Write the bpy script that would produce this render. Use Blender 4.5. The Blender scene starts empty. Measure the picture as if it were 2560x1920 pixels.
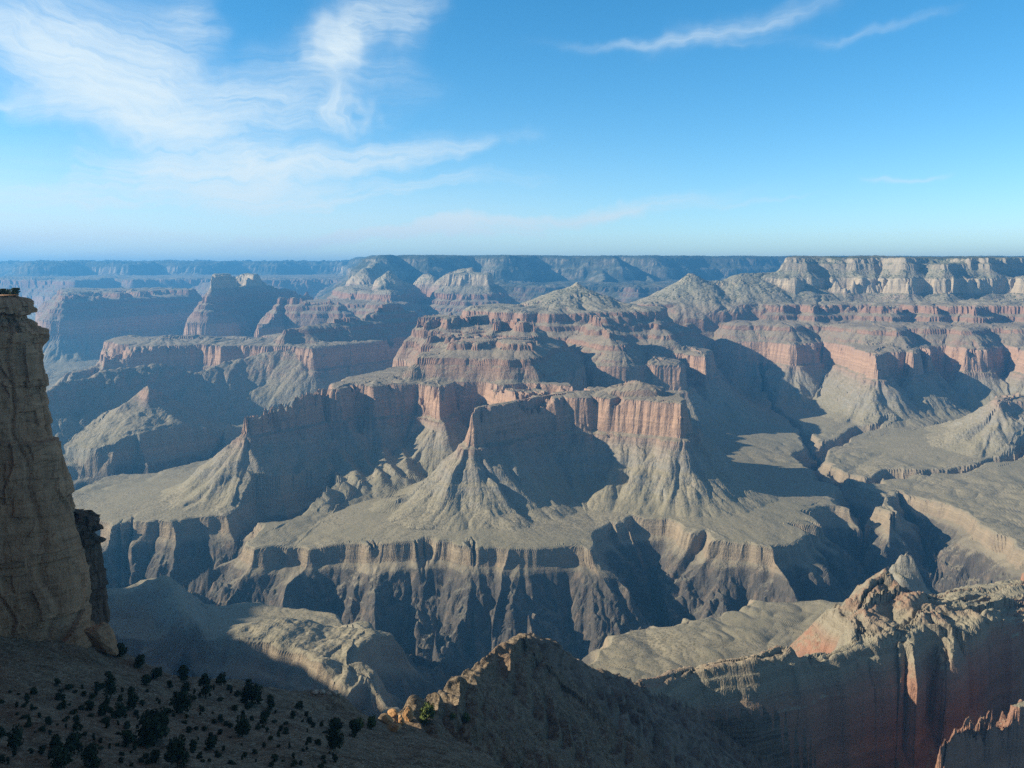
import bpy, bmesh, math, random, os
import numpy as np
from mathutils import Vector

QUALITY = 1.0          # mesh density of the terrain (1 = final)
random.seed(7)
scene = bpy.context.scene

# ------------------------------------------------------------------ camera
F_PX = 2130.0                       # focal length in pixels of the 2560 px wide photograph
PITCH = math.radians(7.40)          # the camera looks down a little
cam_data = bpy.data.cameras.new("camera")
cam = bpy.data.objects.new("camera", cam_data)
scene.collection.objects.link(cam)
cam_data.sensor_width = 36.0
cam_data.lens = F_PX / 2560.0 * 36.0
cam_data.clip_start = 0.5
cam_data.clip_end = 200000.0
cam.location = (0, 0, 0)
cam.rotation_euler = (math.pi / 2 - PITCH, 0, 0)
scene.camera = cam

# ------------------------------------------------------------------ light
SUN_EL = math.radians(25.0)
SUN_AZ = math.radians(-95.0)        # clockwise from +Y: the sun stands left of the view
sun_dir = Vector((math.sin(SUN_AZ) * math.cos(SUN_EL), math.cos(SUN_AZ) * math.cos(SUN_EL), math.sin(SUN_EL)))
sd = bpy.data.lights.new("sun", 'SUN')
sd.energy = 5.0
sd.angle = math.radians(0.5)
sd.color = (1.0, 0.895, 0.71)
sun = bpy.data.objects.new("sun", sd)
sun.rotation_euler = sun_dir.to_track_quat('Z', 'Y').to_euler()
scene.collection.objects.link(sun)

scene.cycles.max_bounces = 4
scene.cycles.diffuse_bounces = 2
scene.cycles.glossy_bounces = 1
scene.cycles.volume_bounces = 0
scene.cycles.adaptive_threshold = 0.01
scene.cycles.use_denoising = False
scene.view_settings.view_transform = 'Standard'
scene.view_settings.look = 'None'
scene.view_settings.exposure = 0.86
scene.view_settings.gamma = 1.0

SKY_SAT, SKY_VAL, SKY_HUE = 1.36, 1.22, 0.490
CLOUD_COL = (5.6, 6.3, 6.5)
CLOUDS = [(-80, 20, 300, 130, 3.4, .95, 0), (120, 120, 400, 270, 2.6, 1.25, 0), (-20, 90, 180, 150, 1.6, .5, 0), (60, 215, 360, 285, 1.0, 1.2, 0), (330, 60, 470, 20, 1.6, .6, 0), (360, 225, 730, 255, 1.9, 1.0, 0), (330, 290, 560, 330, 1.3, .9, 0),
          (890, -20, 680, 130, 1.5, 1.15, 0), (690, 80, 780, 150, 1.7, 1.0, 0), (770, 190, 755, 280, .9, 1.1, 0), (600, 130, 900, 180, 1.2, .35, 0),
          (230, 388, 640, 368, 1.15, 1.7, 0), (480, 372, 960, 325, .85, 1.35, 0), (380, 430, 720, 452, 1.25, 1.5, 0), (560, 420, 1120, 385, .7, .55, 0), (640, 455, 900, 420, .5, .6, 0), (900, 340, 1100, 300, .5, .35, 0),
          (-30, 425, 340, 432, .7, 1.2, 0), (-40, 465, 260, 470, .7, .8, 0), (600, 530, 1400, 447, .48, 2.3, 0), (760, 522, 1180, 497, .42, 1.5, 0), (0, 515, 760, 525, 1.0, 1.0, 0),
          (1230, 97, 1640, 88, .30, .38, 0), (1480, 92, 1770, 12, .60, .42, 0), (1780, 85, 2020, 40, .25, .25, 0), (1880, 387, 1990, 384, .14, .45, 0), (1520, 449, 1720, 434, .13, .35, 0), (-20, 232, 60, 236, .25, .6, 0)]
HAZE_COL = (0.13, 0.50, 1.0)
HAZE_DENS = 5.4e-5

world = bpy.data.worlds.new("World")
scene.world = world
world.use_nodes = True
wn = world.node_tree
for n in list(wn.nodes):
    wn.nodes.remove(n)
w_out = wn.nodes.new('ShaderNodeOutputWorld')
w_bg = wn.nodes.new('ShaderNodeBackground')
w_sky = wn.nodes.new('ShaderNodeTexSky')
w_sky.sky_type = 'NISHITA'
w_sky.sun_disc = False
w_sky.sun_elevation = SUN_EL
w_sky.sun_rotation = SUN_AZ
w_sky.altitude = 2100
w_sky.air_density = 1.0
w_sky.dust_density = 0.3
w_sky.ozone_density = 2.0
w_bg.inputs['Strength'].default_value = 0.085
wn.links.new(w_sky.outputs[0], w_bg.inputs[0])
wn.links.new(w_bg.outputs[0], w_out.inputs[0])

# ------------------------------------------------------------------ picture -> place
SP, CP = math.sin(PITCH), math.cos(PITCH)

def ray(px, py):
    a = (px - 1280.0) / F_PX
    b = (py - 960.0) / F_PX
    return a, CP - b * SP, -SP - b * CP

DIP0, DIPK = 4200.0, 0.015            # the beds rise gently to the north
def dip(y):
    return DIPK * max(0.0, y - DIP0)

def Q(px, py, D):
    """point seen at (px,py) standing D metres ahead -> x, y, S (S = height with the dip taken out)"""
    a, b, c = ray(px, py)
    t = D / b
    return (a * t, D, c * t - dip(D))

def P(px, py, S):
    """point seen at (px,py) lying on the bed S -> x, y, S"""
    a, b, c = ray(px, py)
    t = -c / b
    D = -S / t
    if D > DIP0:
        D = (DIPK * DIP0 - S) / (t + DIPK)
    return (a * D / b, D, S)

def X(px, D):
    """x of picture column px at distance D (at the horizon row)"""
    return (px - 1280.0) / F_PX * D

# ------------------------------------------------------------------ the beds: height S <-> run u
BEDS = [(400, -900), (200, -200), (80, 0),
        (42, 13), (26, 37), (-16, 51), (-93, 165),         # rim limestone and its slope
        (-214, 187),                                       # white sandstone cliff
        (-300, 328),                                       # shale slope
        (-350, 341), (-380, 398), (-408, 407), (-440, 486), (-470, 503), (-484, 530), (-518, 580), (-530, 587), (-550, 620),   # red steps
        (-690, 646),                                       # red wall
        (-704, 670), (-734, 684), (-786, 744), (-800, 754),
        (-870, 842), (-910, 908), (-940, 1000),            # green shale apron
        (-965, 1260), (-985, 1640), (-1003, 2500), (-1012, 9000), (-1013, 60000)]
BS = np.array([b[0] for b in BEDS], dtype=np.float64)
BU = np.array([b[1] for b in BEDS], dtype=np.float64)
def U_of(S):
    return float(np.interp(-S, -BS, BU))
def S_of(u):
    return np.interp(u, BU, BS).astype(np.float32)

# ------------------------------------------------------------------ noise
TAB = np.array([[math.cos(2 * math.pi * k / 16 + .1), math.sin(2 * math.pi * k / 16 + .1)] for k in range(16)], dtype=np.float32)
def ihash(xi, yi, seed):
    h = (xi.astype(np.uint32) * np.uint32(374761393)) + (yi.astype(np.uint32) * np.uint32(668265263)) + np.uint32((seed * 2654435761) & 0xffffffff)
    h = (h ^ (h >> np.uint32(13))) * np.uint32(1274126177)
    return h ^ (h >> np.uint32(16))

def pn(x, y, lam, seed=0):
    """gradient noise, about -1..1, wavelength lam"""
    x = np.asarray(x, np.float32) / np.float32(lam) + np.float32(1000.37)
    y = np.asarray(y, np.float32) / np.float32(lam) + np.float32(1000.71)
    xi = np.floor(x).astype(np.int32); yi = np.floor(y).astype(np.int32)
    fx = x - xi; fy = y - yi
    ux = fx * fx * fx * (fx * (fx * 6 - 15) + 10)
    uy = fy * fy * fy * (fy * (fy * 6 - 15) + 10)
    def g(dx, dy):
        k = ihash(xi + dx, yi + dy, seed) & np.uint32(15)
        t = TAB[k]
        return t[..., 0] * (fx - dx) + t[..., 1] * (fy - dy)
    a = g(0, 0); b = g(1, 0); c = g(0, 1); d = g(1, 1)
    a += ux * (b - a); c += ux * (d - c)
    return (a + uy * (c - a)) * np.float32(1.5)

def gully(x, y, gx, gy, lam, seed):
    """stripes that run along the direction (gx,gy) (unit vectors), wavelength lam: returns cos, sin of their phase"""
    x = x / np.float32(lam) + np.float32(2000.3)
    y = y / np.float32(lam) + np.float32(2000.9)
    xi = np.floor(x).astype(np.int32); yi = np.floor(y).astype(np.int32)
    sx, sy = -gy, gx
    c = np.zeros_like(x); s = np.zeros_like(x)
    for dx in (-1, 0, 1):
        for dy in (-1, 0, 1):
            h = ihash(xi + dx, yi + dy, seed)
            jx = (h & np.uint32(1023)).astype(np.float32) / 1023.0 * .7 + .15
            jy = ((h >> np.uint32(10)) & np.uint32(1023)).astype(np.float32) / 1023.0 * .7 + .15
            ph0 = ((h >> np.uint32(20)) & np.uint32(255)).astype(np.float32) * np.float32(0.35 / 255 * 6.28)
            px_ = x - xi - dx - jx; py_ = y - yi - dy - jy
            d2 = px_ * px_ + py_ * py_
            w = np.maximum(0, 1 - d2 / 1.7); w = w * w
            ph = (px_ * sx + py_ * sy) * np.float32(6.2832) + ph0
            c += w * np.cos(ph); s += w * np.sin(ph)
    m = np.sqrt(c * c + s * s) + 1e-3
    return c / m, s / m

# ------------------------------------------------------------------ the relief, as crests and benches at their real places
# regions name the landform a face belongs to
R_FLOOR, R_MESA, R_STEP, R_WALL, R_RIM, R_LEFT, R_SPUR, R_RIDGE, R_SLOPE, R_GORGE = range(10)
FEATS = []
def poly(region, pts, rise=0.10, cap=400.0, k=1.0):
    S = sum(p[2] for p in pts) / len(pts)
    FEATS.append(dict(kind='poly', r=region, pts=[(p[0], p[1]) for p in pts], S=S, rise=rise, cap=cap, k=k))
def spine(region, pts, k=1.0):
    """pts: ((x,y,S), half width)"""
    FEATS.append(dict(kind='spine', r=region, pts=[(p[0], p[1], p[2], w) for p, w in pts], k=k))
def cone(region, pts, slope, reach=400.0, skirt=2.5, left=None):
    FEATS.append(dict(kind='cone', r=region, pts=[(p[0], p[1], p[2], w) for p, w in pts], slope=slope, reach=reach, skirt=skirt, left=left or slope))
def back(px, D, S):
    return (X(px, D), D, S)

RW = -550.0
# --- front mesa with its big hollow
poly(R_MESA, [P(1178, 1025, RW), P(1200, 1020, RW), P(1221, 1018, RW), P(1258, 1011, RW), P(1290, 1005, RW), P(1318, 1001, RW),
              P(1370, 997, RW), P(1440, 995, RW), P(1500, 995, RW), P(1545, 999, RW), P(1600, 1001, RW), P(1644, 1004, RW), P(1700, 1008, RW),
              back(1722, 3680, RW), back(1700, 3900, RW), back(1650, 4050, RW), back(1560, 4150, RW), back(1440, 4150, RW),
              back(1350, 3960, RW), back(1290, 3740, RW), back(1225, 3560, RW), back(1180, 3470, RW)], rise=0.05, cap=250)
cone(R_MESA, [(Q(1603, 950, 3880), 12), (Q(1560, 962, 3950), 20)], 0.36, 110)
# --- stepped butte
poly(R_STEP, [P(1300, 985, RW), P(1250, 972, RW), P(1217, 961, RW), back(1205, 4290, RW), back(1140, 4290, RW), back(1122, 4120, RW), back(1094, 4040, RW),
              back(1072, 4180, RW), P(1040, 961, RW), P(993, 962, RW), P(928, 967, RW), P(883, 965, RW), P(830, 974, RW),
              back(815, 4250, RW), back(900, 4600, RW), back(1000, 5000, RW), back(1050, 5600, RW), back(1200, 6200, RW), back(1450, 6200, RW),
              back(1480, 5400, RW), back(1440, 4700, RW), back(1425, 4150, RW), back(1350, 3960, RW)], rise=0.05, cap=300)
spine(R_STEP, [(P(835, 972, RW), 25), (Q(800, 990, 4050), 12), (Q(777, 1016, 3950), 10), (Q(724, 1029, 3850), 9), (Q(651, 1050, 3700), 9), (Q(612, 1054, 3640), 8)])
poly(R_STEP, [Q(1042, 897, 4420), Q(1130, 896, 4400), Q(1230, 896, 4370), Q(1300, 902, 4350), Q(1322, 905, 4360), back(1335, 4800, -430), back(1240, 5000, -430), back(1090, 4900, -430), back(1050, 4600, -430)], rise=.1, k=.7)
poly(R_STEP, [Q(1131, 870, 4560), Q(1200, 868, 4540), Q(1290, 870, 4520), Q(1325, 878, 4530), back(1345, 4900, -392), back(1250, 5100, -392), back(1150, 4800, -392)], rise=.1)
poly(R_STEP, [Q(1237, 812, 5060), Q(1290, 812, 5040), Q(1339, 812, 5040), back(1345, 5300, -305), back(1280, 5450, -305), back(1240, 5250, -305)], rise=.03)
poly(R_STEP, [Q(1037, 806, 5350), Q(1090, 812, 5300), Q(1140, 808, 5300), Q(1240, 806, 5250), back(1260, 5700, -318), back(1100, 5800, -318), back(1045, 5600, -318)], rise=.04, k=.42)
poly(R_STEP, [Q(1060, 850, 5000), Q(1150, 855, 4900), Q(1250, 850, 4850), back(1260, 5300, -390), back(1060, 5400, -390)], rise=.1, k=.5)
HT = -298
poly(R_STEP, [Q(1176, 764, 6150), Q(1257, 772, 6000), Q(1320, 783, 5850), Q(1371, 785, 5800), Q(1440, 781, 5850), Q(1520, 777, 5950), Q(1600, 772, 6050), Q(1650, 771, 6100),
              back(1655, 6500, HT), back(1560, 6750, HT), back(1400, 6900, HT), back(1250, 6800, HT), back(1180, 6500, HT)], rise=.12, cap=300)
cone(R_STEP, [(Q(1440, 706, 6450), 5), (Q(1425, 714, 6470), 8)], 0.75, 90, .3)
cone(R_STEP, [(Q(1455, 717, 6430), 9)], 0.8, 60, .3)
cone(R_STEP, [(Q(1375, 738, 6400), 10), (Q(1435, 715, 6450), 8), (Q(1480, 735, 6450), 8), (Q(1530, 757, 6500), 20)], 0.34, 600)
# right-hand spurs of the stepped butte
spine(R_STEP, [(Q(1478, 790, 5700), 20), (Q(1500, 825, 5400), 25), (Q(1530, 852, 5150), 18), (Q(1552, 872, 5080), 18)])
poly(R_STEP, [P(1556, 912, RW), P(1600, 910, RW), P(1640, 914, RW), P(1690, 913, RW), back(1705, 5150, RW), back(1660, 5350, RW), back(1590, 5500, RW), back(1520, 5600, RW), back(1500, 5200, RW), back(1530, 4950, RW)], rise=.18, cap=200)
spine(R_STEP, [(Q(1645, 778, 6100), 20), (Q(1640, 818, 5950), 30), (Q(1665, 850, 5800), 25)])
poly(R_STEP, [P(1672, 882, RW), P(1712, 884, RW), P(1764, 893, RW), back(1775, 5800, RW), back(1740, 6100, RW), back(1660, 6300, RW), back(1620, 6100, RW)], rise=.2, cap=250)

# --- right-hand wall
KS = 85.0
poly(R_WALL, [Q(1965, 648, 7700), Q(2015, 650, 7600), back(2030, 7760, KS), back(2110, 7740, KS), back(2125, 7700, KS), back(2200, 7780, KS), Q(2240, 650, 7600), Q(2262, 650, 7520), back(2285, 7640, KS),
              Q(2355, 648, 7430), back(2370, 7560, KS), back(2420, 7600, KS), Q(2465, 648, 7560), back(2490, 7800, KS), back(2520, 8100, KS), back(2600, 9000, KS), back(2500, 9800, KS), back(2150, 9600, KS), back(1960, 8300, KS)], rise=.02, k=.8)
poly(R_WALL, [back(1860, 7480, -94), back(1930, 7420, -94), back(1990, 7330, -94), back(2035, 7480, -94), back(2110, 7440, -94), back(2160, 7500, -94), back(2235, 7360, -94), back(2268, 7290, -94), back(2290, 7420, -94), back(2360, 7230, -94), back(2378, 7380, -94), back(2440, 7380, -94), back(2480, 7450, -94), back(2600, 7350, -94), back(2700, 9000, -94), back(1900, 9000, -94)], rise=.02, k=.9)
poly(R_WALL, [back(2480, 8000, -90), back(2540, 7700, -90), back(2600, 7500, -90), back(2750, 7500, -90), back(2800, 9500, -90), back(2550, 9500, -90)], rise=.1)
poly(R_WALL, [Q(1859, 690, 7600), Q(1920, 692, 7500), Q(1990, 694, 7450), Q(2030, 694, 7480), back(2060, 7800, -88), back(2030, 8200, -88), back(1900, 8000, -88)], rise=.1)
cone(R_WALL, [(Q(1733, 683, 7400), 10), (Q(1752, 690, 7400), 8)], 0.8, 60, .3)
cone(R_WALL, [(Q(1660, 728, 7300), 8), (Q(1700, 708, 7350), 8), (Q(1735, 692, 7400), 8), (Q(1790, 704, 7450), 12), (Q(1835, 700, 7500), 14), (Q(1859, 683, 7550), 14), (Q(1910, 684, 7650), 18), (Q(1960, 680, 7700), 20)], 0.46, 600)
poly(R_WALL, [Q(1603, 752, 7000), Q(1640, 756, 6900), Q(1700, 762, 7000), back(1800, 7000, -300), back(1900, 6980, -300), back(1960, 6900, -300), back(2000, 7050, -300), back(2040, 6800, -300), back(2100, 6950, -300), back(2170, 6820, -300), back(2230, 6720, -300),
              back(2290, 6900, -300), back(2340, 6700, -300), back(2400, 6800, -300), back(2440, 6600, -300), back(2490, 6850, -300), back(2560, 6700, -300), back(2700, 6600, -300), back(2800, 8500, -300), back(2100, 9000, -300), back(1700, 8000, -300), back(1620, 7400, -300)], rise=.12, cap=300)
S2 = -428
poly(R_WALL, [back(1640, 6900, S2), back(1720, 6750, S2), back(1790, 6850, S2), back(1850, 6650, S2), back(1930, 6600, S2), back(1985, 6480, S2), back(2030, 6650, S2), back(2085, 6620, S2), back(2140, 6350, S2), back(2200, 6200, S2), back(2245, 6120, S2),
              back(2275, 6420, S2), back(2330, 6300, S2), back(2390, 6350, S2), back(2425, 6150, S2), back(2475, 6420, S2), back(2560, 6250, S2), back(2700, 6150, S2), back(2800, 8000, S2), back(2000, 8500, S2), back(1700, 7400, S2)], rise=.1, cap=300)
poly(R_WALL, [back(1760, 7000, RW), back(1800, 7000, RW), back(1838, 6850, RW), back(1862, 6720, RW), back(1930, 6420, RW), back(1985, 6200, RW), back(1998, 6500, RW), back(2080, 6650, RW), back(2100, 6350, RW), back(2130, 6080, RW), back(2160, 5800, RW), back(2201, 5480, RW),
              back(2215, 5720, RW), back(2275, 5760, RW), P(2290, 884, RW), back(2312, 6050, RW), P(2330, 876, RW), back(2345, 6250, RW), back(2405, 6250, RW), P(2425, 876, RW), P(2474, 876, RW), back(2490, 6250, RW), back(2545, 6100, RW), P(2570, 880, RW), P(2640, 880, RW), back(2800, 5700, RW),
              back(2900, 8000, RW), back(2000, 8500, RW), back(1750, 7600, RW)], rise=.10, cap=260)
# small ledgy butte at the right edge
poly(R_FLOOR, [P(2494, 1006, -700), P(2530, 1002, -700), P(2600, 1003, -700), back(2700, 4700, -700), back(2650, 4950, -700), back(2500, 4850, -700)], rise=.1, cap=100)
spine(R_FLOOR, [(Q(2560, 1045, 4500), 30), (Q(2470, 1080, 4450), 15)])

# --- north rim
NS = 145.0
poly(R_RIM, [Q(965, 643, 12200), Q(1000, 642, 12700), Q(1080, 641, 12600), Q(1180, 640, 13500), Q(1250, 640, 13100), Q(1330, 639, 14000), Q(1430, 638, 13800), Q(1520, 637, 13600), Q(1560, 638, 14500), Q(1650, 639, 14000), Q(1750, 640, 14700), Q(1900, 640, 15000),
             Q(2050, 640, 15600), Q(2160, 640, 15400), Q(2350, 641, 16200), Q(2560, 642, 16000), Q(2800, 643, 16500), Q(2900, 645, 24000), Q(900, 646, 24000), Q(930, 645, 14500)], rise=0, k=1.25)
poly(R_RIM, [Q(-500, 664, 24500), Q(-100, 664, 24000), Q(62, 662, 22500), Q(75, 660, 18800), Q(150, 659, 18900), Q(230, 659, 19900), Q(330, 657, 19400), Q(420, 656, 20600), Q(520, 654, 20300), Q(600, 652, 21400), Q(700, 648, 21200), Q(760, 646, 22300), Q(850, 647, 22200), Q(960, 648, 23500), Q(1000, 648, 30000), Q(-500, 664, 30000)], rise=0, k=1.2)
# spurs below the north rim
for (a, b, s0, s1, d0, d1) in [(1200, 1225, -150, -420, 13200, 11600), (1480, 1540, -60, -450, 13500, 11500), (1600, 1690, -120, -450, 13700, 11800)]:
    cone(R_RIM, [((X(a, d0), d0, s0), 15), ((X((a + b) / 2, (d0 + d1) / 2), (d0 + d1) / 2, (s0 + s1) / 2 - 40), 12), ((X(b, d1), d1, s1), 10)], 0.7, 300)
poly(R_RIM, [back(960, 12000, -310), back(1100, 11600, -310), back(1230, 11900, -310), back(1350, 11400, -310), back(1450, 11800, -310), back(1600, 11300, -310), back(1800, 11800, -310), back(2200, 11000, -310), back(2700, 11000, -310), back(2800, 14000, -310), back(900, 14500, -310)], rise=.12, cap=500)

# --- peaks and mesas behind, left of the middle
cone(R_LEFT, [(Q(972, 673, 9500), 6), (Q(962, 700, 9350), 10), (Q(950, 722, 9200), 20)], 1.0, 130)
cone(R_LEFT, [(Q(972, 676, 9500), 8), (Q(1000, 700, 9600), 20), (Q(1030, 712, 9700), 20)], .8, 150)
cone(R_LEFT, [(Q(913, 673, 10400), 25), (Q(950, 662, 11200), 30), (Q(965, 650, 12600), 20)], .9, 170)
poly(R_LEFT, [Q(855, 715, 9700), Q(910, 722, 9300), Q(975, 725, 9000), Q(1000, 728, 9100), Q(1012, 730, 9500), back(1060, 10500, -270), back(960, 11500, -270), back(860, 10800, -270)], rise=.15)
poly(R_LEFT, [Q(760, 752, 9000), Q(850, 756, 8700), Q(930, 765, 8500), Q(975, 760, 8350), Q(1015, 757, 8600), back(1030, 9500, -400), back(850, 9900, -400), back(770, 9400, -400)], rise=.12)
cone(R_LEFT, [(Q(1120, 680, 9900), 20), (Q(1150, 672, 9900), 25), (Q(1180, 668, 9850), 25), (Q(1200, 690, 9800), 10)], 1.0, 170)
cone(R_LEFT, [(Q(1065, 682, 10200), 25), (Q(1080, 690, 10100), 20)], .9, 150)
poly(R_LEFT, [Q(1115, 706, 9600), Q(1165, 704, 9500), Q(1222, 706, 9500), back(1230, 10200, -180), back(1110, 10300, -180)], rise=.1)
poly(R_LEFT, [Q(1108, 742, 9300), Q(1165, 740, 9150), Q(1236, 742, 9200), back(1245, 10400, -330), back(1050, 10600, -330), back(1060, 9900, -330)], rise=.1)
# long dark ridge (red steps) running back to the right
spine(R_LEFT, [(Q(716, 828, 6250), 22), (Q(770, 817, 6350), 20), (Q(826, 807, 6500), 22), (Q(880, 800, 6650), 28), (Q(920, 790, 6850), 28), (Q(950, 765, 7000), 26), (Q(970, 753, 7100), 22), (Q(1000, 758, 7150), 20), (Q(1028, 765, 7200), 20), (Q(1045, 782, 7200), 18), (Q(1125, 790, 7300), 60)], k=.8)
poly(R_LEFT, [P(716, 866, RW), P(660, 866, RW), P(600, 864, RW), P(560, 866, RW), P(500, 862, RW), P(420, 866, RW), P(350, 868, RW), P(262, 872, RW), back(250, 6400, RW), back(320, 6900, RW), back(600, 6900, RW), back(800, 7400, RW), back(1000, 7800, RW), back(1060, 7400, RW), back(1000, 6700, RW), back(880, 6250, RW), back(780, 5950, RW)], rise=.05)
spine(R_LEFT, [(Q(262, 876, 6250), 20), (Q(220, 905, 6000), 20), (Q(180, 935, 5800), 15)])
cone(R_LEFT, [(Q(120, 985, 4700), 8), (Q(163, 955, 4950), 8), (Q(277, 921, 5250), 10), (Q(391, 907, 5550), 10), (Q(450, 918, 5650), 8), (Q(500, 930, 5700), 8), (Q(560, 908, 5850), 10), (Q(660, 880, 6050), 12), (Q(760, 866, 6100), 15)], .80, 420)
# pyramid and its fans
cone(R_LEFT, [(Q(368, 962, 4780), 6), (Q(372, 985, 4760), 10)], .85)
cone(R_LEFT, [(Q(336, 1000, 4780), 8), (Q(368, 1000, 4760), 20), (Q(398, 1008, 4760), 10)], .50)
cone(R_LEFT, [(Q(220, 1022, 4750), 5), (Q(245, 1028, 4760), 5)], .56)
cone(R_LEFT, [(Q(440, 1045, 4800), 8), (Q(478, 1042, 4850), 8), (Q(560, 1060, 4900), 10)], .42)
# dark mesas farther left
poly(R_LEFT, [Q(165, 752, 8900), Q(191, 731, 9000), Q(260, 728, 9400), Q(330, 726, 9800), Q(400, 734, 10200), Q(478, 740, 10600), back(490, 11000, -330), back(400, 11500, -330), back(160, 11500, -330)], rise=.02, k=.7)
cone(R_LEFT, [(Q(325, 718, 10300), 8)], .8)
poly(R_LEFT, [Q(528, 703, 8500), Q(580, 701, 9000), Q(645, 703, 9600), back(670, 9900, -120), back(640, 10000, -120), back(540, 10000, -120)], rise=.01, k=.55)
spine(R_LEFT, [(Q(645, 703, 9600), 30), (Q(692, 718, 9800), 25), (Q(769, 734, 10200), 30)], k=.6)
spine(R_LEFT, [(Q(525, 730, 9200), 25), (Q(500, 752, 9050), 22), (Q(486, 790, 8850), 15), (Q(450, 822, 8600), 12)], k=.6)
poly(R_LEFT, [Q(0, 700, 15500), Q(60, 698, 15200), Q(140, 706, 15000), Q(175, 722, 14500), back(250, 15500, -200), back(300, 17500, -200), back(-200, 17500, -200)], rise=.03)
poly(R_LEFT, [back(180, 16500, -330), back(350, 15800, -330), back(500, 16500, -330), back(650, 15500, -330), back(800, 16000, -330), back(1000, 17000, -330), back(1000, 20500, -330), back(100, 20500, -330)], rise=.1)
spine(R_LEFT, [(Q(708, 756, 8300), 30), (Q(760, 757, 8200), 30), (Q(850, 758, 8200), 40)], k=.7)
spine(R_LEFT, [(Q(708, 758, 8250), 15), (Q(690, 800, 7900), 12), (Q(640, 830, 7600), 12)], k=.6)

# --- the spur at the lower right, its saddle and the near ridge
SW = -478.0
poly(R_SPUR, [back(2110, 1160, -545), back(2200, 1180, -545), back(2300, 1210, -545), back(2400, 1260, -545), back(2530, 1330, -545), back(2800, 1450, -545),
              back(2850, 1650, -545), back(2600, 1500, -545), back(2400, 1400, -545), back(2250, 1330, -545), back(2140, 1240, -545)], rise=.2, cap=60, k=.42)
spine(R_SPUR, [(Q(2095, 1590, 1118), 10), (Q(2150, 1582, 1130), 14), (Q(2230, 1566, 1150), 16), (Q(2300, 1560, 1175), 16), (Q(2380, 1556, 1208), 18), (Q(2460, 1552, 1245), 18), (Q(2530, 1535, 1295), 20), (Q(2600, 1520, 1340), 20), (Q(2800, 1500, 1420), 20)], k=.42)
cone(R_SPUR, [(Q(2270, 1470, 1235), 4), (Q(2300, 1487, 1235), 10)], .42, 70, 14)
cone(R_SPUR, [(Q(2222, 1437, 1265), 7), (Q(2195, 1462, 1250), 7)], .8, 45, 1.0)
cone(R_SPUR, [(Q(2200, 1470, 1240), 10), (Q(2160, 1492, 1220), 8), (Q(2116, 1509, 1215), 5)], .6, 30, .9)
cone(R_SPUR, [(Q(2150, 1535, 1180), 12), (Q(2210, 1526, 1205), 22), (Q(2280, 1522, 1215), 30), (Q(2360, 1520, 1255), 30), (Q(2440, 1514, 1300), 30), (Q(2560, 1498, 1380), 40), (Q(2700, 1482, 1440), 50)], .22, 35, 14)
spine(R_SPUR, [(Q(1603, 1703, 950), 10), (Q(1660, 1702, 985), 9), (Q(1720, 1680, 1020), 8), (Q(1775, 1668, 1030), 8), (Q(1850, 1645, 1045), 8), (Q(1950, 1625, 1065), 9), (Q(1985, 1655, 1065), 6), (Q(2050, 1640, 1082), 8), (Q(2085, 1605, 1110), 9), (Q(2105, 1560, 1150), 9)], k=.42)
spine(R_SPUR, [(Q(2258, 1572, 1150), 9), (Q(2262, 1600, 1122), 7), (Q(2268, 1660, 1098), 4)], k=.36)
spine(R_SPUR, [(Q(2345, 1568, 1180), 9), (Q(2352, 1598, 1148), 8), (Q(2362, 1650, 1120), 6), (Q(2370, 1720, 1096), 3)], k=.36)
spine(R_SPUR, [(Q(2488, 1552, 1250), 8), (Q(2496, 1590, 1222), 5)], k=.36)
spine(R_SPUR, [(Q(2330, 1900, 960), 2), (Q(2390, 1835, 985), 3), (Q(2440, 1792, 1010), 7), (Q(2510, 1768, 1035), 11), (Q(2640, 1744, 1075), 14), (Q(2800, 1724, 1130), 14)], k=.62)
cone(R_FLOOR, [(Q(2282, 1380, 2450), 7)], 2.4)
cone(R_FLOOR, [(Q(2268, 1392, 2440), 9)], 2.2)
cone(R_FLOOR, [(Q(2246, 1414, 2430), 8), (Q(2262, 1402, 2435), 8)], 2.0)
cone(R_FLOOR, [(Q(2298, 1404, 2460), 8), (Q(2310, 1440, 2450), 6)], 2.6)
cone(R_FLOOR, [(Q(2260, 1440, 2400), 10), (Q(2300, 1460, 2420), 15)], 1.3)
cone(R_RIDGE, [(Q(930, 1818, 445), 8), (Q(952, 1804, 468), 5), (Q(1025, 1756, 530), 4), (Q(1075, 1730, 560), 4), (Q(1127, 1709, 600), 4), (Q(1184, 1646, 670), 4), (Q(1240, 1600, 720), 4), (Q(1274, 1572, 750), 5), (Q(1320, 1580, 780), 5),
               (Q(1359, 1596, 790), 5), (Q(1400, 1612, 815), 5), (Q(1500, 1655, 890), 6), (Q(1603, 1705, 955), 8)], .78, 290, 2.5, 2.1)
# --- near platforms in the lower left
cone(R_FLOOR, [(Q(285, 1469, 2450), 10), (Q(350, 1448, 2480), 15), (Q(411, 1440, 2480), 15), (Q(440, 1462, 2450), 10), (Q(470, 1540, 2250), 10)], .9)
cone(R_FLOOR, [(Q(690, 1590, 2080), 8), (Q(790, 1600, 2080), 10), (Q(860, 1600, 2120), 8)], .10, 120, .4)
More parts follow.
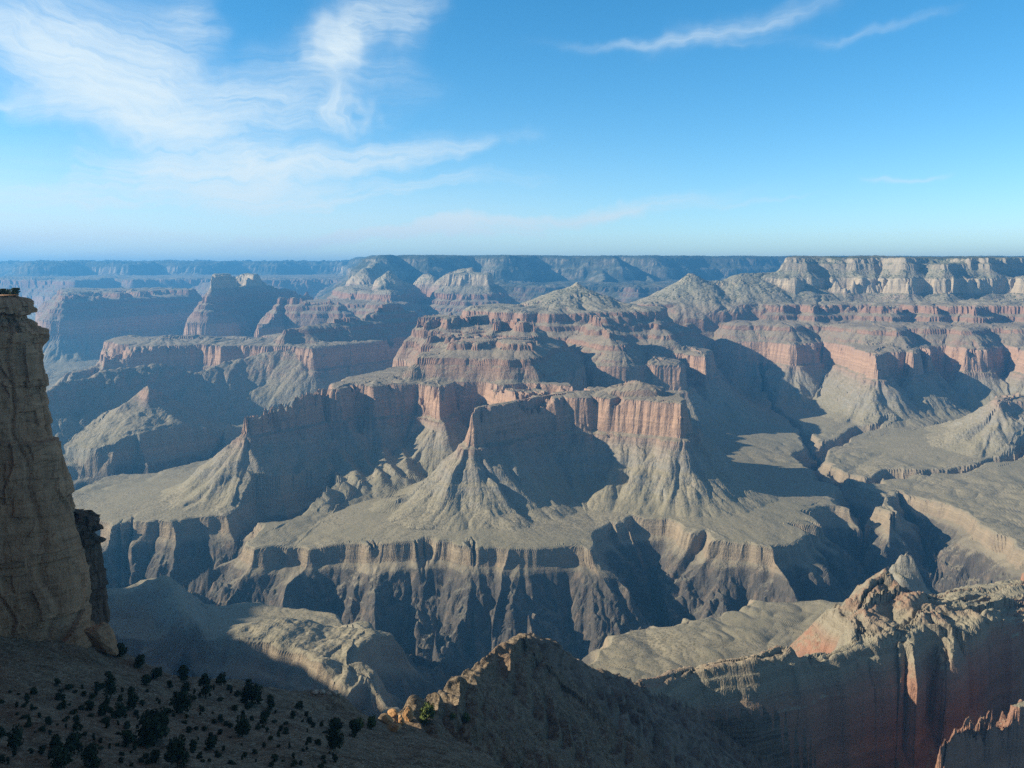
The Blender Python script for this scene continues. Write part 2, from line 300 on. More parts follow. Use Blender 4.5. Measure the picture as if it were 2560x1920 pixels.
# lit spurs of shale that run out from the shaded walls
for ax, ay, ad, bx, by, bd, sl in [(372, 985, 4760, 420, 1125, 4440, .52), (345, 1000, 4760, 330, 1120, 4460, .5), (478, 1042, 4830, 505, 1112, 4560, .5), (560, 1060, 4900, 575, 1102, 4680, .48), (240, 1030, 4760, 225, 1130, 4480, .52), (430, 1040, 4800, 460, 1122, 4500, .5)]:
    cone(R_LEFT, [(Q(ax, ay, ad), 5), (Q((ax + bx) / 2, (ay + by) / 2 + 4, (ad + bd) / 2), 6), (Q(bx, by, bd), 3)], sl - .06, 220, .3)
for ax, ay, ad, bx, by, bd in [(650, 1105, 3620, 690, 1205, 3440), (700, 1112, 3680, 745, 1205, 3480), (745, 1098, 3740, 800, 1192, 3510), (800, 1106, 3800, 850, 1190, 3560), (845, 1088, 3860, 900, 1180, 3620), (905, 1095, 3900, 945, 1172, 3660), (950, 1082, 3930, 985, 1160, 3720), (1000, 1085, 3950, 1020, 1150, 3780), (600, 1150, 3540, 625, 1222, 3390)]:
    cone(R_STEP, [(Q(ax, ay + 34, ad), 1), (Q((ax + bx) / 2 - 3, (ay + by) / 2 + 22, (ad + bd) / 2), 1), (Q(bx + 8, by + 20, bd - 40), 1)], .55, 400, .0)
# --- the south rim, left of the view: the tableland whose shade fills the near canyon
WS = 0.0
poly(R_SLOPE, [(-700, 200, WS), (-1000, 380, WS), (-1250, 700, WS), (-1800, 1200, WS), (-2420, 1690, WS), (-2800, 2020, WS), (-2890, 2290, WS), (-3300, 2390, WS), (-4800, 2200, WS), (-6500, 2800, WS), (-9000, 2500, WS), (-9000, -1500, WS), (-300, -1500, WS), (-120, -120, WS), (-200, 60, WS), (-420, 120, WS)], rise=0, k=.7)

# --- gorge: outlines of the sandstone rim (z about -985), and narrow side canyons
GZ = -985.0
GORGE = [[P(px, py, GZ if px > 600 or py > 1400 else -945)[:2] for px, py in [
    (-900, 1290), (-300, 1290), (100, 1290), (252, 1286), (300, 1300), (340, 1287), (387, 1298), (460, 1296), (529, 1290), (580, 1280), (635, 1276), (700, 1268), (760, 1258), (810, 1250), (850, 1243), (862, 1256), (830, 1285), (790, 1298), (740, 1312), (690, 1325), (650, 1345),
    (604, 1367), (640, 1374), (692, 1381), (773, 1378), (830, 1375), (903, 1379), (965, 1376), (1042, 1383), (1110, 1380), (1184, 1385), (1237, 1382), (1318, 1389), (1390, 1387), (1457, 1385), (1485, 1359), (1497, 1343), (1530, 1316), (1550, 1322), (1583, 1310),
    (1610, 1318), (1668, 1322), (1760, 1345), (1810, 1367), (1860, 1372), (1912, 1379), (1960, 1366), (1990, 1352), (1981, 1326), (2047, 1322), (1998, 1292), (2067, 1273), (2136, 1265),
    (2150, 1240), (2180, 1250), (2165, 1278), (2226, 1290), (2215, 1255), (2246, 1222), (2311, 1243), (2380, 1267), (2440, 1295), (2478, 1318), (2530, 1350), (2570, 1376), (2650, 1400), (2900, 1450),
    (2900, 1560), (2500, 1545), (2300, 1520), (2150, 1500), (2060, 1487), (2006, 1486), (1930, 1494), (1840, 1512), (1725, 1534), (1644, 1555), (1590, 1580), (1538, 1604), (1500, 1625), (1460, 1660), (1350, 1690), (1200, 1700), (1100, 1760), (1000, 1790), (940, 1760), (890, 1695), (905, 1645), (960, 1605),
    (900, 1578), (855, 1556), (790, 1527), (728, 1506), (640, 1500), (560, 1497), (488, 1497), (465, 1500), (440, 1470), (411, 1452), (285, 1475), (200, 1480), (0, 1480), (-900, 1480)]]]
GORGE.append([P(px, py, -975)[:2] for px, py in [(-700, 1235), (100, 1228), (155, 1222), (244, 1206), (300, 1192), (346, 1186), (407, 1180), (470, 1165), (525, 1149), (575, 1125), (560, 1108), (525, 1113), (440, 1128), (354, 1141), (250, 1152), (150, 1157), (0, 1165), (-700, 1180)]])
GORGE.append([P(px, py, -975)[:2] for px, py in [(-200, 1560), (200, 1565), (300, 1562), (400, 1580), (490, 1572), (560, 1602), (640, 1638), (735, 1662), (800, 1690), (850, 1712), (900, 1700), (960, 1760), (900, 1800), (700, 1815), (400, 1800), (200, 1720), (-200, 1680)]])
GSP = [  # narrow canyons: centre line with half width
    [(P(2155, 1300, GZ), 120), (P(2150, 1240, GZ), 110), (P(2085, 1200, GZ), 95), (P(2030, 1158, GZ), 80), (P(2040, 1122, GZ), 65), (P(1992, 1082, GZ), 45), (P(1948, 1040, GZ), 30), (P(1900, 1000, GZ), 20)],
    [(P(2040, 1122, GZ), 60), (P(2090, 1108, GZ), 55), (P(2148, 1090, GZ), 60), (P(2215, 1078, GZ), 25)],
    [(P(2050, 1165, GZ), 40), (P(2110, 1185, GZ), 60), (P(2180, 1197, GZ), 60), (P(2250, 1185, GZ), 55), (P(2320, 1190, GZ), 45), (P(2400, 1186, GZ), 40), (P(2500, 1170, GZ), 35), (P(2600, 1150, GZ), 25)],
    [(P(930, 1400, GZ), 40), (P(925, 1372, GZ), 10)], [(P(1190, 1400, GZ), 40), (P(1186, 1374, GZ), 10)], [(P(1060, 1400, GZ), 50), (P(1062, 1376, GZ), 12)],
]

# near hillside below the viewpoint (x, y, z) and its outline
FORE_CTRL = [Q(*q) for q in [(0, 1652, 330), (160, 1602, 400), (265, 1592, 430), (310, 1628, 420), (360, 1662, 405), (430, 1690, 400), (520, 1697, 400), (620, 1712, 405), (700, 1724, 415), (760, 1730, 420), (850, 1738, 430), (890, 1785, 430), (940, 1812, 430),
             (0, 1920, 200), (400, 1920, 215), (700, 1920, 230), (1000, 1920, 270), (1250, 1925, 330), (200, 1765, 290), (500, 1800, 300), (800, 1845, 310), (1050, 1855, 370), (1150, 1860, 420), (640, 1850, 270), (350, 1850, 255)]]
FORE_CTRL += [(-60, 100, -78), (0, 100, -80), (60, 100, -86), (0, 20, -16), (-20, 20, -14), (20, 20, -17), (-150, 150, -95), (-190, 300, -150), (120, 200, -150)]
FORE_POLY = [(-400, 350), (-262, 395)] + [Q(*q)[:2] for q in [(265, 1592, 432), (360, 1662, 408), (520, 1697, 403), (700, 1724, 418), (850, 1738, 434), (905, 1790, 434), (950, 1812, 445), (1060, 1850, 430), (1160, 1862, 430), (1260, 1925, 345)]] + [(120, 230), (60, 90), (12, 0), (-12, -10), (-200, 100), (-420, 200)]

# ------------------------------------------------------------------ the relief on a coarse fan of points
AZK = np.radians(np.concatenate([np.arange(-116, -40, 0.8), np.arange(-40, -38, .3), np.arange(-38, 38, 0.1), np.arange(38, 40, .3), np.arange(40, 82.1, 0.8)])).astype(np.float64)
LR = np.arange(math.log(4.0), math.log(33000.0), 0.0075)
LR[-1] = math.log(33000.0)
lr0, dlr = LR[0], 0.0075
AZG, LRG = np.meshgrid(AZK, LR, indexing='ij')
GX = (np.sin(AZG) * np.exp(LRG)).astype(np.float32)
GY = (np.cos(AZG) * np.exp(LRG)).astype(np.float32)

def seg_d(ax, ay, bx, by, gx=None, gy=None):
    gx = GX if gx is None else gx; gy = GY if gy is None else gy
    dx, dy = bx - ax, by - ay
    L2 = dx * dx + dy * dy + 1e-9
    t = ((gx - ax) * np.float32(dx / L2) + (gy - ay) * np.float32(dy / L2))
    np.clip(t, 0, 1, out=t)
    ex = gx - (ax + t * np.float32(dx)); ey = gy - (ay + t * np.float32(dy))
    return np.sqrt(ex * ex + ey * ey), t

def inside(pts):
    ins = np.zeros(GX.shape, bool)
    n = len(pts)
    for i in range(n):
        x1, y1 = pts[i][:2]; x2, y2 = pts[(i + 1) % n][:2]
        if y1 == y2:
            continue
        c = ((GY < y1) != (GY < y2)) & (GX < (x2 - x1) * (GY - y1) / (y2 - y1) + x1)
        ins ^= c
    return ins

def poly_dist(pts):
    d = np.full(GX.shape, 1e9, np.float32)
    n = len(pts)
    for i in range(n):
        a, b = pts[i], pts[(i + 1) % n]
        e, _ = seg_d(a[0], a[1], b[0], b[1])
        np.minimum(d, e, out=d)
    return d, inside(pts)

UF = np.full(GX.shape, 4000.0, np.float32)      # run down from the top bed
HC = np.full(GX.shape, -3000.0, np.float32)     # plain rubble cones and ridges (as S)
RID = np.zeros(GX.shape, np.uint8)
for f in FEATS:
    if f['kind'] == 'poly':
        d, ins = poly_dist(f['pts'])
        u = np.float32(U_of(f['S'])) + np.where(ins, -np.minimum(d, f['cap']) * f['rise'], d * np.float32(1.0 / f['k']))
        m = u < UF
        UF[m] = u[m]; RID[m] = f['r']
    else:
        pts = f['pts']
        for i in range(max(1, len(pts) - 1)):
            a = pts[i]; b = pts[i + 1] if len(pts) > 1 else a
            d, t = seg_d(a[0], a[1], b[0] + (0.01 if a is b else 0), b[1])
            w = a[3] + (b[3] - a[3]) * t
            d = np.maximum(0, d - w)
            if f['kind'] == 'spine':
                sz = np.float32(a[2]) + np.float32(b[2] - a[2]) * t
                u = np.interp(-sz, -BS, BU).astype(np.float32) + d * np.float32(1.0 / f['k'])
                m = u < UF
                UF[m] = u[m]; RID[m] = f['r']
            else:
                side = (b[0] - a[0]) * (GY - a[1]) - (b[1] - a[1]) * (GX - a[0])
                h = np.float32(a[2]) + np.float32(b[2] - a[2]) * t - d * np.where(side > 0, np.float32(f['left']), np.float32(f['slope'])) - np.maximum(0, d - f['reach']) * f['skirt']
                m = h > HC
                HC[m] = h[m]
                m2 = m & (h > S_of(UF))
                RID[m2] = f['r']
DI = np.full(GX.shape, -1e4, np.float32)        # distance inside the gorge rim (negative outside)
for g in GORGE:
    d, ins = poly_dist(g)
    np.maximum(DI, np.where(ins, d, -d), out=DI)
for g in GSP:
    for (pa, wa), (pb, wb) in zip(g[:-1], g[1:]):
        d, t = seg_d(pa[0], pa[1], pb[0], pb[1])
        np.maximum(DI, wa + (wb - wa) * t - d, out=DI)
# near hillside: thin-plate surface through its control points
cp = np.array(FORE_CTRL, np.float64)
n = len(cp)
def tps(r2):
    return r2 * np.log(r2 + 1e-6)
K = tps(((cp[:, None, :2] - cp[None, :, :2]) ** 2).sum(-1) / 1e4) + np.eye(n) * 0.02
A = np.zeros((n + 3, n + 3)); A[:n, :n] = K
A[:n, n] = 1; A[:n, n + 1:] = cp[:, :2] / 100; A[n, :n] = 1; A[n + 1:, :n] = cp[:, :2].T / 100
co = np.linalg.solve(A, np.concatenate([cp[:, 2], np.zeros(3)]))
HF = np.full(GX.shape, -3000.0, np.float32)
near = np.exp(LRG) < 1500
nx_, ny_ = GX[near].astype(np.float64), GY[near].astype(np.float64)
z = co[n] + co[n + 1] * nx_ / 100 + co[n + 2] * ny_ / 100
for i in range(n):
    z += co[i] * tps(((nx_ - cp[i, 0]) ** 2 + (ny_ - cp[i, 1]) ** 2) / 1e4)
z = np.clip(z, -330, 0)
d, ins = poly_dist(FORE_POLY)
d = np.where(ins, 0, d)[near]
HF[near] = z - 1.25 * d - np.where(d > 0, 0.0006 * d * d, 0)
FIELDS = {'u': UF, 'hc': HC, 'di': DI, 'hf': HF}

def fetch(F, x, y, nearest=False):
    az = np.arctan2(x, y); r = np.sqrt(x * x + y * y)
    fi = np.interp(az, AZK, np.arange(len(AZK)))
    fj = np.clip((np.log(np.maximum(r, 4.01)) - lr0) / dlr, 0, len(LR) - 1.001)
    fi = np.clip(fi, 0, len(AZK) - 1.001)
    i = fi.astype(np.int32); j = fj.astype(np.int32)
    if nearest:
        return F[(fi + .5).astype(np.int32), (fj + .5).astype(np.int32)]
    a = (fi - i).astype(np.float32); b = (fj - j).astype(np.float32)
    return (F[i, j] * (1 - a) + F[i + 1, j] * a) * (1 - b) + (F[i, j + 1] * (1 - a) + F[i + 1, j + 1] * a) * b

def grad_field(F):
    e = 12.0
    return F

GD = np.array([(-300, 0), (0, 0), (9, 4), (21, 46), (29, 60), (58, 76), (330, 322), (420, 338), (700, 345), (3000, 350)], np.float64)

def relief(x, y, full=True):
    """height z, bed S and gorge distance at plan points (float32 arrays of one shape)"""
    x = x.astype(np.float32); y = y.astype(np.float32)
    r = np.sqrt(x * x + y * y)
    far = np.clip((r - 6000) / 9000, 0, 1)
    nearf = np.clip(r / 1500, 0.15, 1)
    # the outlines wander: domain warp
    wx = pn(x, y, 420, 1) * 26 + pn(x, y, 150, 2) * 20 + pn(x, y, 62, 50) * 8 + pn(x, y, 2600, 3) * 220 * far + pn(x, y, 900, 30) * 120 * far
    wy = pn(x, y, 420, 4) * 26 + pn(x, y, 150, 5) * 20 + pn(x, y, 62, 51) * 8 + pn(x, y, 2600, 6) * 220 * far + pn(x, y, 900, 31) * 120 * far
    wx *= nearf; wy *= nearf
    X_, Y_ = x + wx, y + wy
    u = fetch(UF, X_, Y_)
    di = fetch(DI, X_, Y_)
    # direction of fall
    e = np.maximum(14.0, r * 0.006)
    gx = fetch(UF, X_ + e, Y_) - fetch(UF, X_ - e, Y_)
    gy = fetch(UF, X_, Y_ + e) - fetch(UF, X_, Y_ - e)
    kx = fetch(DI, X_ + e, Y_) - fetch(DI, X_ - e, Y_)
    ky = fetch(DI, X_, Y_ + e) - fetch(DI, X_, Y_ - e)
    ing = di > -25
    gx = np.where(ing, kx, gx); gy = np.where(ing, ky, gy)
    m = np.sqrt(gx * gx + gy * gy) + 1e-4
    gx = gx / m; gy = gy / m
    # gullies and flutes
    gu = np.zeros_like(x); gg = np.zeros_like(x)
    fade = lambda lam: np.clip((lam / (r * 0.0013) - 1.5) / 2.5, 0, 1)
    wall = np.interp(u, [165, 172, 190, 200, 600, 622, 646, 655, 664, 672, 690], [0, 1, 1, 0, 0, 1, 1, .3, 1, 1, 0]).astype(np.float32)
    for lam, au, ag, cw, sd_ in ((330, 26, 62, .35, 11), (140, 14, 14, .3, 12), (66, 5, 5, .5, 13), (31, 2.2, 1.0, .9, 14), (14, .9, .5, 1.1, 15)):
        if not full and lam < 60:
            continue
        c, s = gully(x + pn(x, y, lam * 1.3, sd_ + 60) * lam * .22, y + pn(x, y, lam * 1.3, sd_ + 80) * lam * .22, gx, gy, lam, sd_)
        vee = np.sqrt(np.maximum(0, (1 + c) * .5))           # sharp valley, round spur
        fd = fade(lam) * np.minimum(1, nearf * 1.2)
        gu += (vee - .6) * au * fd * (1 + (cw - 1) * wall)
        tri = np.abs(np.arctan2(s, c)) / np.float32(math.pi)  # sharp on both sides
        gg += (tri - .5) * ag * fd
    Sb = S_of(u)
    # flutes are strong on walls, gullies on aprons, weak on the tops
    amp = np.interp(u, [-900, 0, 60, 165, 190, 330, 345, 600, 612, 645, 700, 950, 1300, 2400], [.5, .4, .5, .8, .8, .8, .75, .75, .8, 1.0, 1.1, 1.3, .9, .4]).astype(np.float32)
    mid = np.clip((r - 3000) / 3000, 0, 1)
    bud = pn(x, y, 900, 21) * 30 * mid + pn(x, y, 260, 22) * 9
    alcove = -np.abs(pn(x, y, 520, 23)) * 60 * np.clip((r - 5500) / 2500, 0, 1)
    u2 = u - gu * amp * 1.25 * np.clip(r / 1500 - .25, .4, 1) + bud * nearf - (alcove + 15) * np.clip((r - 5500) / 2500, 0, 1)
    rough = pn(x, y, 60, 24) * 2.4 + pn(x, y, 24, 25) * 1.9
    if full:
        rough = rough + pn(x, y, 9, 26) * .5 * np.clip(1.5 - r / 3000, 0, 1)
    u2 = u2 + rough * 1.3 * nearf * (1 - .55 * wall)
    if full:
        nb = np.clip((1700 - r) / 400, 0, 1)
        u2 = u2 + (np.floor(pn(x, y, 26, 61) * 3.5) / 3.5 * 3.2 + np.floor(pn(x, y, 10, 62) * 3) / 3 * 1.4) * nb
    S = S_of(u2)
    if full:
        bw = pn(x, y, 300, 53) * 5
        S = S + (pn(S + bw, S * 0 + 5.5, 19, 54) * 2.6 + pn(S + bw, S * 0 + 9.5, 8.5, 55) * (1.1 + 1.2 * np.clip((1700 - r) / 400, 0, 1))) * np.clip((1010 + S) / 60, 0, 1) * np.clip((1150 - u2) / 200, 0, 1)
    # rubble ridges
    hc = fetch(HC, X_, Y_) + gu * np.where(r < 1100, .22, .55) + rough
    if full:
        st = 11.0
        hw = hc + pn(x, y, 90, 41) * 7 + pn(x, y, 30, 42) * 2.5 - .12 * x
        fr = hw / st - np.floor(hw / st)
        led = (np.clip((fr - .62) / .3, 0, 1) - fr) * st * np.clip(.5 + pn(x, y, 55, 46) * 1.6, 0, 1)
        hc = hc + led * 1.0 * np.clip((1100 - r) / 150, 0, 1) + (np.abs(pn(x, y, 34, 52)) * 6 + np.abs(pn(x, y, 17, 43)) * 4 + np.abs(pn(x, y, 7, 44)) * 1.8 - 3.0) * np.clip((1700 - r) / 300, 0, 1)
    S = np.maximum(S, hc)
    # low swells on the platform
    swell = (pn(x, y, 700, 27) * 10 + (np.abs(pn(x, y, 330, 28)) - .3) * 22 + (np.abs(pn(x + wx, y + wy, 130, 48)) - .3) * 11 + (np.abs(pn(x + wx, y + wy, 55, 63)) - .3) * 4) * np.clip((u2 - 1150) / 250, 0, 1)
    S = S + swell + rough * .35
    # gorge
    d2 = di + gg * np.interp(di, [-60, 0, 30, 60, 180], [.3, .6, .7, 1.3, 2.2]) + pn(x, y, 300, 29) * 16 + pn(x, y, 105, 56) * 9 + rough * np.interp(di, [-20, 5, 40, 80], [.3, .3, .5, 1.2])
    cut = np.interp(d2, GD[:, 0], GD[:, 1]).astype(np.float32)
    if full:
        cut += pn(cut + pn(x, y, 200, 57) * 4, cut * 0 + 2.5, 13, 58) * 2.4 * np.clip(cut / 6, 0, 1) * np.clip((75 - cut) / 15, 0, 1)
    cut += np.where(d2 > 60, (.35 - np.abs(pn(x, y, 120, 47))) * 40 + (.35 - np.abs(pn(x, y, 56, 33))) * 24 + (.35 - np.abs(pn(x, y, 25, 34))) * 12 + pn(x, y, 11, 45) * 3, 0) * np.clip((d2 - 60) / 60, 0, 1)
    Sg = np.minimum(S, -925) - cut
    Sa = np.where(d2 > 0, -985 - cut, S)
    S = np.where(d2 > 0, np.minimum(S, Sg), S)
    zz = S + np.where(y > DIP0, (y - DIP0) * DIPK, 0)
    # near hillside
    hf = fetch(HF, x + pn(x, y, 40, 35) * 5, y + pn(x, y, 40, 36) * 5) + (pn(x, y, 38, 37) * 2.4 + pn(x, y, 14, 38) * 1.3 + pn(x, y, 5, 39) * .45 + np.abs(pn(x, y, 9, 40)) * .8) * np.clip(r / 60, 0, 1)
    isf = hf > zz
    zz = np.where(isf, hf, zz)
    return zz.astype(np.float32), Sa.astype(np.float32), d2.astype(np.float32), isf

def fan(az, rows_of):
    """plan points of a fan of columns: rows_of is a (ncol, nrow) array of log radii"""
    R = np.exp(rows_of)
    return (np.sin(az)[:, None] * R).astype(np.float32), (np.cos(az)[:, None] * R).astype(np.float32)

def box_blur(a, k):
    c = np.cumsum(np.pad(a, ((k + 1, k), (0, 0)), mode='edge'), axis=0)
    return (c[2 * k + 1:] - c[:-2 * k - 1]) / (2 * k + 1)

# rows lie closer together where the ground is steep
NCOL = int(1500 * QUALITY); NROW = int(2350 * QUALITY)
A0, A1 = math.radians(-37.0), math.radians(37.0)
azp = np.linspace(A0, A1, 300)
lrp = np.linspace(math.log(70.0), math.log(31000.0), 1500)
xp, yp = fan(azp, np.tile(lrp, (300, 1)))
zp = relief(xp, yp, False)[0]
dz = np.abs(np.gradient(zp.astype(np.float64), axis=1)) / (np.exp(lrp)[None, :])
dl = lrp[1] - lrp[0]
wgt = np.where(np.exp(lrp) > 13000, .55, 1.0)
met = dl * wgt[None, :] * 1.0 + np.minimum(dz, dl * 8) * 1.5
met = box_blur(box_blur(met, 6), 6)
cum = np.cumsum(met, axis=1); cum = (cum - cum[:, :1]) / (cum[:, -1:] - cum[:, :1])
rows_c = np.stack([np.interp(np.linspace(0, 1, NROW), cum[i], lrp) for i in range(300)])
rows_c = box_blur(rows_c, 4)
az = np.linspace(A0, A1, NCOL)
fi = np.interp(az, azp, np.arange(300)); ii = np.minimum(fi.astype(int), 298); fa = (fi - ii)[:, None]
ROWS = rows_c[ii] * (1 - fa) + rows_c[ii + 1] * fa

def make_fan(az, rows):
    x, y = fan(az, rows)
    zz = np.empty_like(x); SS = np.empty_like(x); dd = np.empty_like(x); ff = np.zeros(x.shape, bool)
    step = max(1, 600000 // x.shape[1])
    for a in range(0, x.shape[0], step):
        zz[a:a + step], SS[a:a + step], dd[a:a + step], ff[a:a + step] = relief(x[a:a + step], y[a:a + step])
    reg = fetch(RID, x, y, nearest=True).copy()
    reg[SS < -935] = R_FLOOR
    reg[dd > 0] = R_GORGE
    reg[ff] = R_SLOPE
    return x, y, zz, SS, reg

def link(o):
    scene.collection.objects.link(o)
    return o

def tag(o, label, category=None, kind=None, group=None):
    o['label'] = label
    if category: o['category'] = category
    if kind: o['kind'] = kind
    if group: o['group'] = group
    return o

def np_mesh(name, co, quads, attrs=None, mat=None, smooth=False):
    me = bpy.data.meshes.new(name)
    me.vertices.add(len(co)); me.vertices.foreach_set('co', np.ascontiguousarray(co, np.float32).ravel())
    nq, k = quads.shape
    me.loops.add(nq * k); me.loops.foreach_set('vertex_index', np.ascontiguousarray(quads, np.int32).ravel())
    me.polygons.add(nq); me.polygons.foreach_set('loop_start', np.arange(0, nq * k, k, dtype=np.int32))
    me.polygons.foreach_set('use_smooth', np.full(nq, smooth))
    for an, av in (attrs or {}).items():
        at = me.attributes.new(an, 'FLOAT', 'POINT')
        at.data.foreach_set('value', np.ascontiguousarray(av, np.float32))
    me.update(calc_edges=True)
    o = bpy.data.objects.new(name, me)
    if mat: me.materials.append(mat)
    return link(o)

REG_NAMES = {
    R_FLOOR: ('terrain', 'grey green shale benches and platform spread below the canyon walls'),
    R_MESA: ('mesa', 'flat topped red walled mesa with a big shaded hollow in its front, middle of the canyon'),
    R_STEP: ('stepped_butte', 'layered red butte rising in steps to a pale rubble peak behind the front mesa'),
    R_WALL: ('canyon_wall', 'pale capped canyon wall with white cliff band over red steps, right side'),
    R_RIM: ('plateau', 'distant blue flat topped north rim closing the horizon'),
    R_LEFT: ('ridges', 'hazy blue shadowed ridges and mesas behind the cliff on the left'),
    R_SPUR: ('spur', 'red walled spur with layered pale rim in the lower right corner'),
    R_RIDGE: ('ridge', 'narrow sunlit crest running up from the orange rocks to a knob'),
    R_SLOPE: ('hillside', 'dark shaded near hillside dotted with shrubs below the tall cliff'),
    R_GORGE: ('gorge', 'dark steep inner gorge walls below the pale sandstone ledge'),
}
def split_fan(az, rows, mat, extra=''):
    x, y, zz, SS, reg = make_fan(az, rows)
    nc, nr = x.shape
    idx = np.arange(nc * nr, dtype=np.int32).reshape(nc, nr)
    quads = np.stack([idx[:-1, :-1], idx[:-1, 1:], idx[1:, 1:], idx[1:, :-1]], -1).reshape(-1, 4)
    qr = reg[:-1, :-1].ravel()
    co = np.stack([x.ravel(), y.ravel(), zz.ravel()], -1)
    Sf = SS.ravel()
    out = []
    for k in range(10):
        q = quads[qr == k]
        if len(q) < 40:
            continue
        used = np.zeros(len(co), bool); used[q.ravel()] = True
        new = np.cumsum(used) - 1
        nm, lb = REG_NAMES[k]
        o = np_mesh(nm, co[used], new[q], {'bed': Sf[used], 'zone': np.full(used.sum(), k, np.float32)}, mat)
        out.append((k, o))
    return out, (x, y, zz, reg)

# ------------------------------------------------------------------ sky: air and thin cirrus, by compass direction and height
def build_sky():
    nt = wn
    def M(op, a, b=None, c=None):
        n = nt.nodes.new('ShaderNodeMath'); n.operation = op
        for i, v in enumerate((a, b, c)):
            if v is None: continue
            if isinstance(v, (int, float)): n.inputs[i].default_value = v
            else: nt.links.new(v, n.inputs[i])
        return n.outputs[0]
    tc = nt.nodes.new('ShaderNodeTexCoord'); sx = nt.nodes.new('ShaderNodeSeparateXYZ')
    nt.links.new(tc.outputs['Generated'], sx.inputs[0])
    az = M('MULTIPLY', M('ARCTAN2', sx.outputs[0], sx.outputs[1]), 57.2958)
    el = M('MULTIPLY', M('ARCSINE', sx.outputs[2]), 57.2958)
    def noise_(u, v, scale, detail=5, rough=.55, dist=0.0, w=0.0):
        c = nt.nodes.new('ShaderNodeCombineXYZ'); nt.links.new(u, c.inputs[0]); nt.links.new(v, c.inputs[1])
        n = nt.nodes.new('ShaderNodeTexNoise'); n.noise_dimensions = '2D'
        n.inputs['Scale'].default_value = scale; n.inputs['Detail'].default_value = detail
        n.inputs['Roughness'].default_value = rough; n.inputs['Distortion'].default_value = dist
        if w:
            ad = nt.nodes.new('ShaderNodeVectorMath'); ad.operation = 'ADD'; ad.inputs[1].default_value = (w * 13.7, w * 7.9, 0)
            nt.links.new(c.outputs[0], ad.inputs[0]); nt.links.new(ad.outputs[0], n.inputs['Vector'])
        else:
            nt.links.new(c.outputs[0], n.inputs['Vector'])
        return n.outputs['Fac']
    wu = M('MULTIPLY', M('SUBTRACT', noise_(az, el, .13, 4, .6), .5), 8.0)
    wv = M('MULTIPLY', M('SUBTRACT', noise_(az, el, .13, 4, .6, w=9.0), .5), 2.8)
    a2 = M('ADD', az, wu); e2 = M('ADD', el, wv)
    def deg(X_, Y_):
        x = (X_ - 1106) / 1841.0; y = (829 - Y_) / 1841.0
        fy = CP + y * SP; fz = -SP + y * CP
        return math.degrees(math.atan2(x, fy)), math.degrees(math.atan2(fz, math.hypot(x, fy)))
    # streaks in three families by their direction, each family with its own ice fibres
    fam = {}
    for cl in CLOUDS:
        p0, p1 = deg(cl[0], cl[1]), deg(cl[2], cl[3])
        th_ = math.atan2(p1[1] - p0[1], p1[0] - p0[0])
        if th_ > math.pi / 2: th_ -= math.pi
        if th_ < -math.pi / 2: th_ += math.pi
        key = 'steep' if th_ > .6 else ('fall' if th_ < -.18 else ('steep' if th_ < -1.0 else 'flat'))
        fam.setdefault(key, []).append((p0, p1, th_, cl[4], cl[5]))
    total = None
    for key, lst in fam.items():
        mean = sum(q[2] for q in lst) / len(lst)
        c, s = math.cos(mean), math.sin(mean)
        ur = M('ADD', M('MULTIPLY', a2, c), M('MULTIPLY', e2, s)); vr = M('SUBTRACT', M('MULTIPLY', e2, c), M('MULTIPLY', a2, s))
        ex = 1.1 if key == 'flat' else .8
        fib = noise_(M('MULTIPLY', ur, .13), M('MULTIPLY', vr, ex), 1.0, 5, .62, .25, w=3 + len(lst))
        fine = noise_(M('MULTIPLY', ur, .5), M('MULTIPLY', vr, ex * 4.0), 1.0, 3, .6, .2, w=5 + len(lst))
        fsum = None
        for (p0, p1, th_, th, st) in lst:
            ca, ce = (p0[0] + p1[0]) / 2, (p0[1] + p1[1]) / 2
            L = math.hypot(p1[0] - p0[0], p1[1] - p0[1]) / 2 * 1.1
            c, s = math.cos(th_), math.sin(th_)
            # rotated, scaled offsets: u = A.az + B.el + C
            u = M('MULTIPLY_ADD', a2, c / L, M('MULTIPLY_ADD', e2, s / L, -(ca * c + ce * s) / L))
            v = M('MULTIPLY_ADD', e2, c / th, M('MULTIPLY_ADD', a2, -s / th, -(ce * c - ca * s) / th))
            u2 = M('MULTIPLY', u, u)
            g = M('MULTIPLY', M('EXPONENT', M('MULTIPLY', M('MULTIPLY_ADD', u2, M('ABSOLUTE', u), M('MULTIPLY', v, v)), -1.2)), st)
            fsum = g if fsum is None else M('ADD', fsum, g)
        fsum = M('MULTIPLY', fsum, M('MULTIPLY', M('MAXIMUM', 0.0, M('MULTIPLY_ADD', fib, 2.1, -.25)), M('MULTIPLY_ADD', fine, .8, .55)))
        total = fsum if total is None else M('ADD', total, fsum)
    fac = M('SUBTRACT', 1.0, M('EXPONENT', M('MULTIPLY', total, -1.05)))
    fac = M('MINIMUM', fac, .9)
    # pale veil low in the sky on the left
    veil = M('MULTIPLY', M('EXPONENT', M('MULTIPLY', M('POWER', M('DIVIDE', M('SUBTRACT', el, 0.5), 5.2), 2.0), -1.0)), M('MINIMUM', 1.0, M('MAXIMUM', 0.0, M('DIVIDE', M('SUBTRACT', 12.0, az), 40.0))))
    veil = M('MULTIPLY', veil, M('MULTIPLY_ADD', noise_(M('MULTIPLY', az, .05), M('MULTIPLY', el, .5), 1.0, 5, .6, .3, w=4.0), 1.3, .10))
    fac = M('MAXIMUM', fac, M('MULTIPLY', veil, 1.1))
    fac = M('MULTIPLY', M('MINIMUM', fac, .92), M('MINIMUM', 1.0, M('MAXIMUM', 0.0, M('MULTIPLY', el, 1.5))))
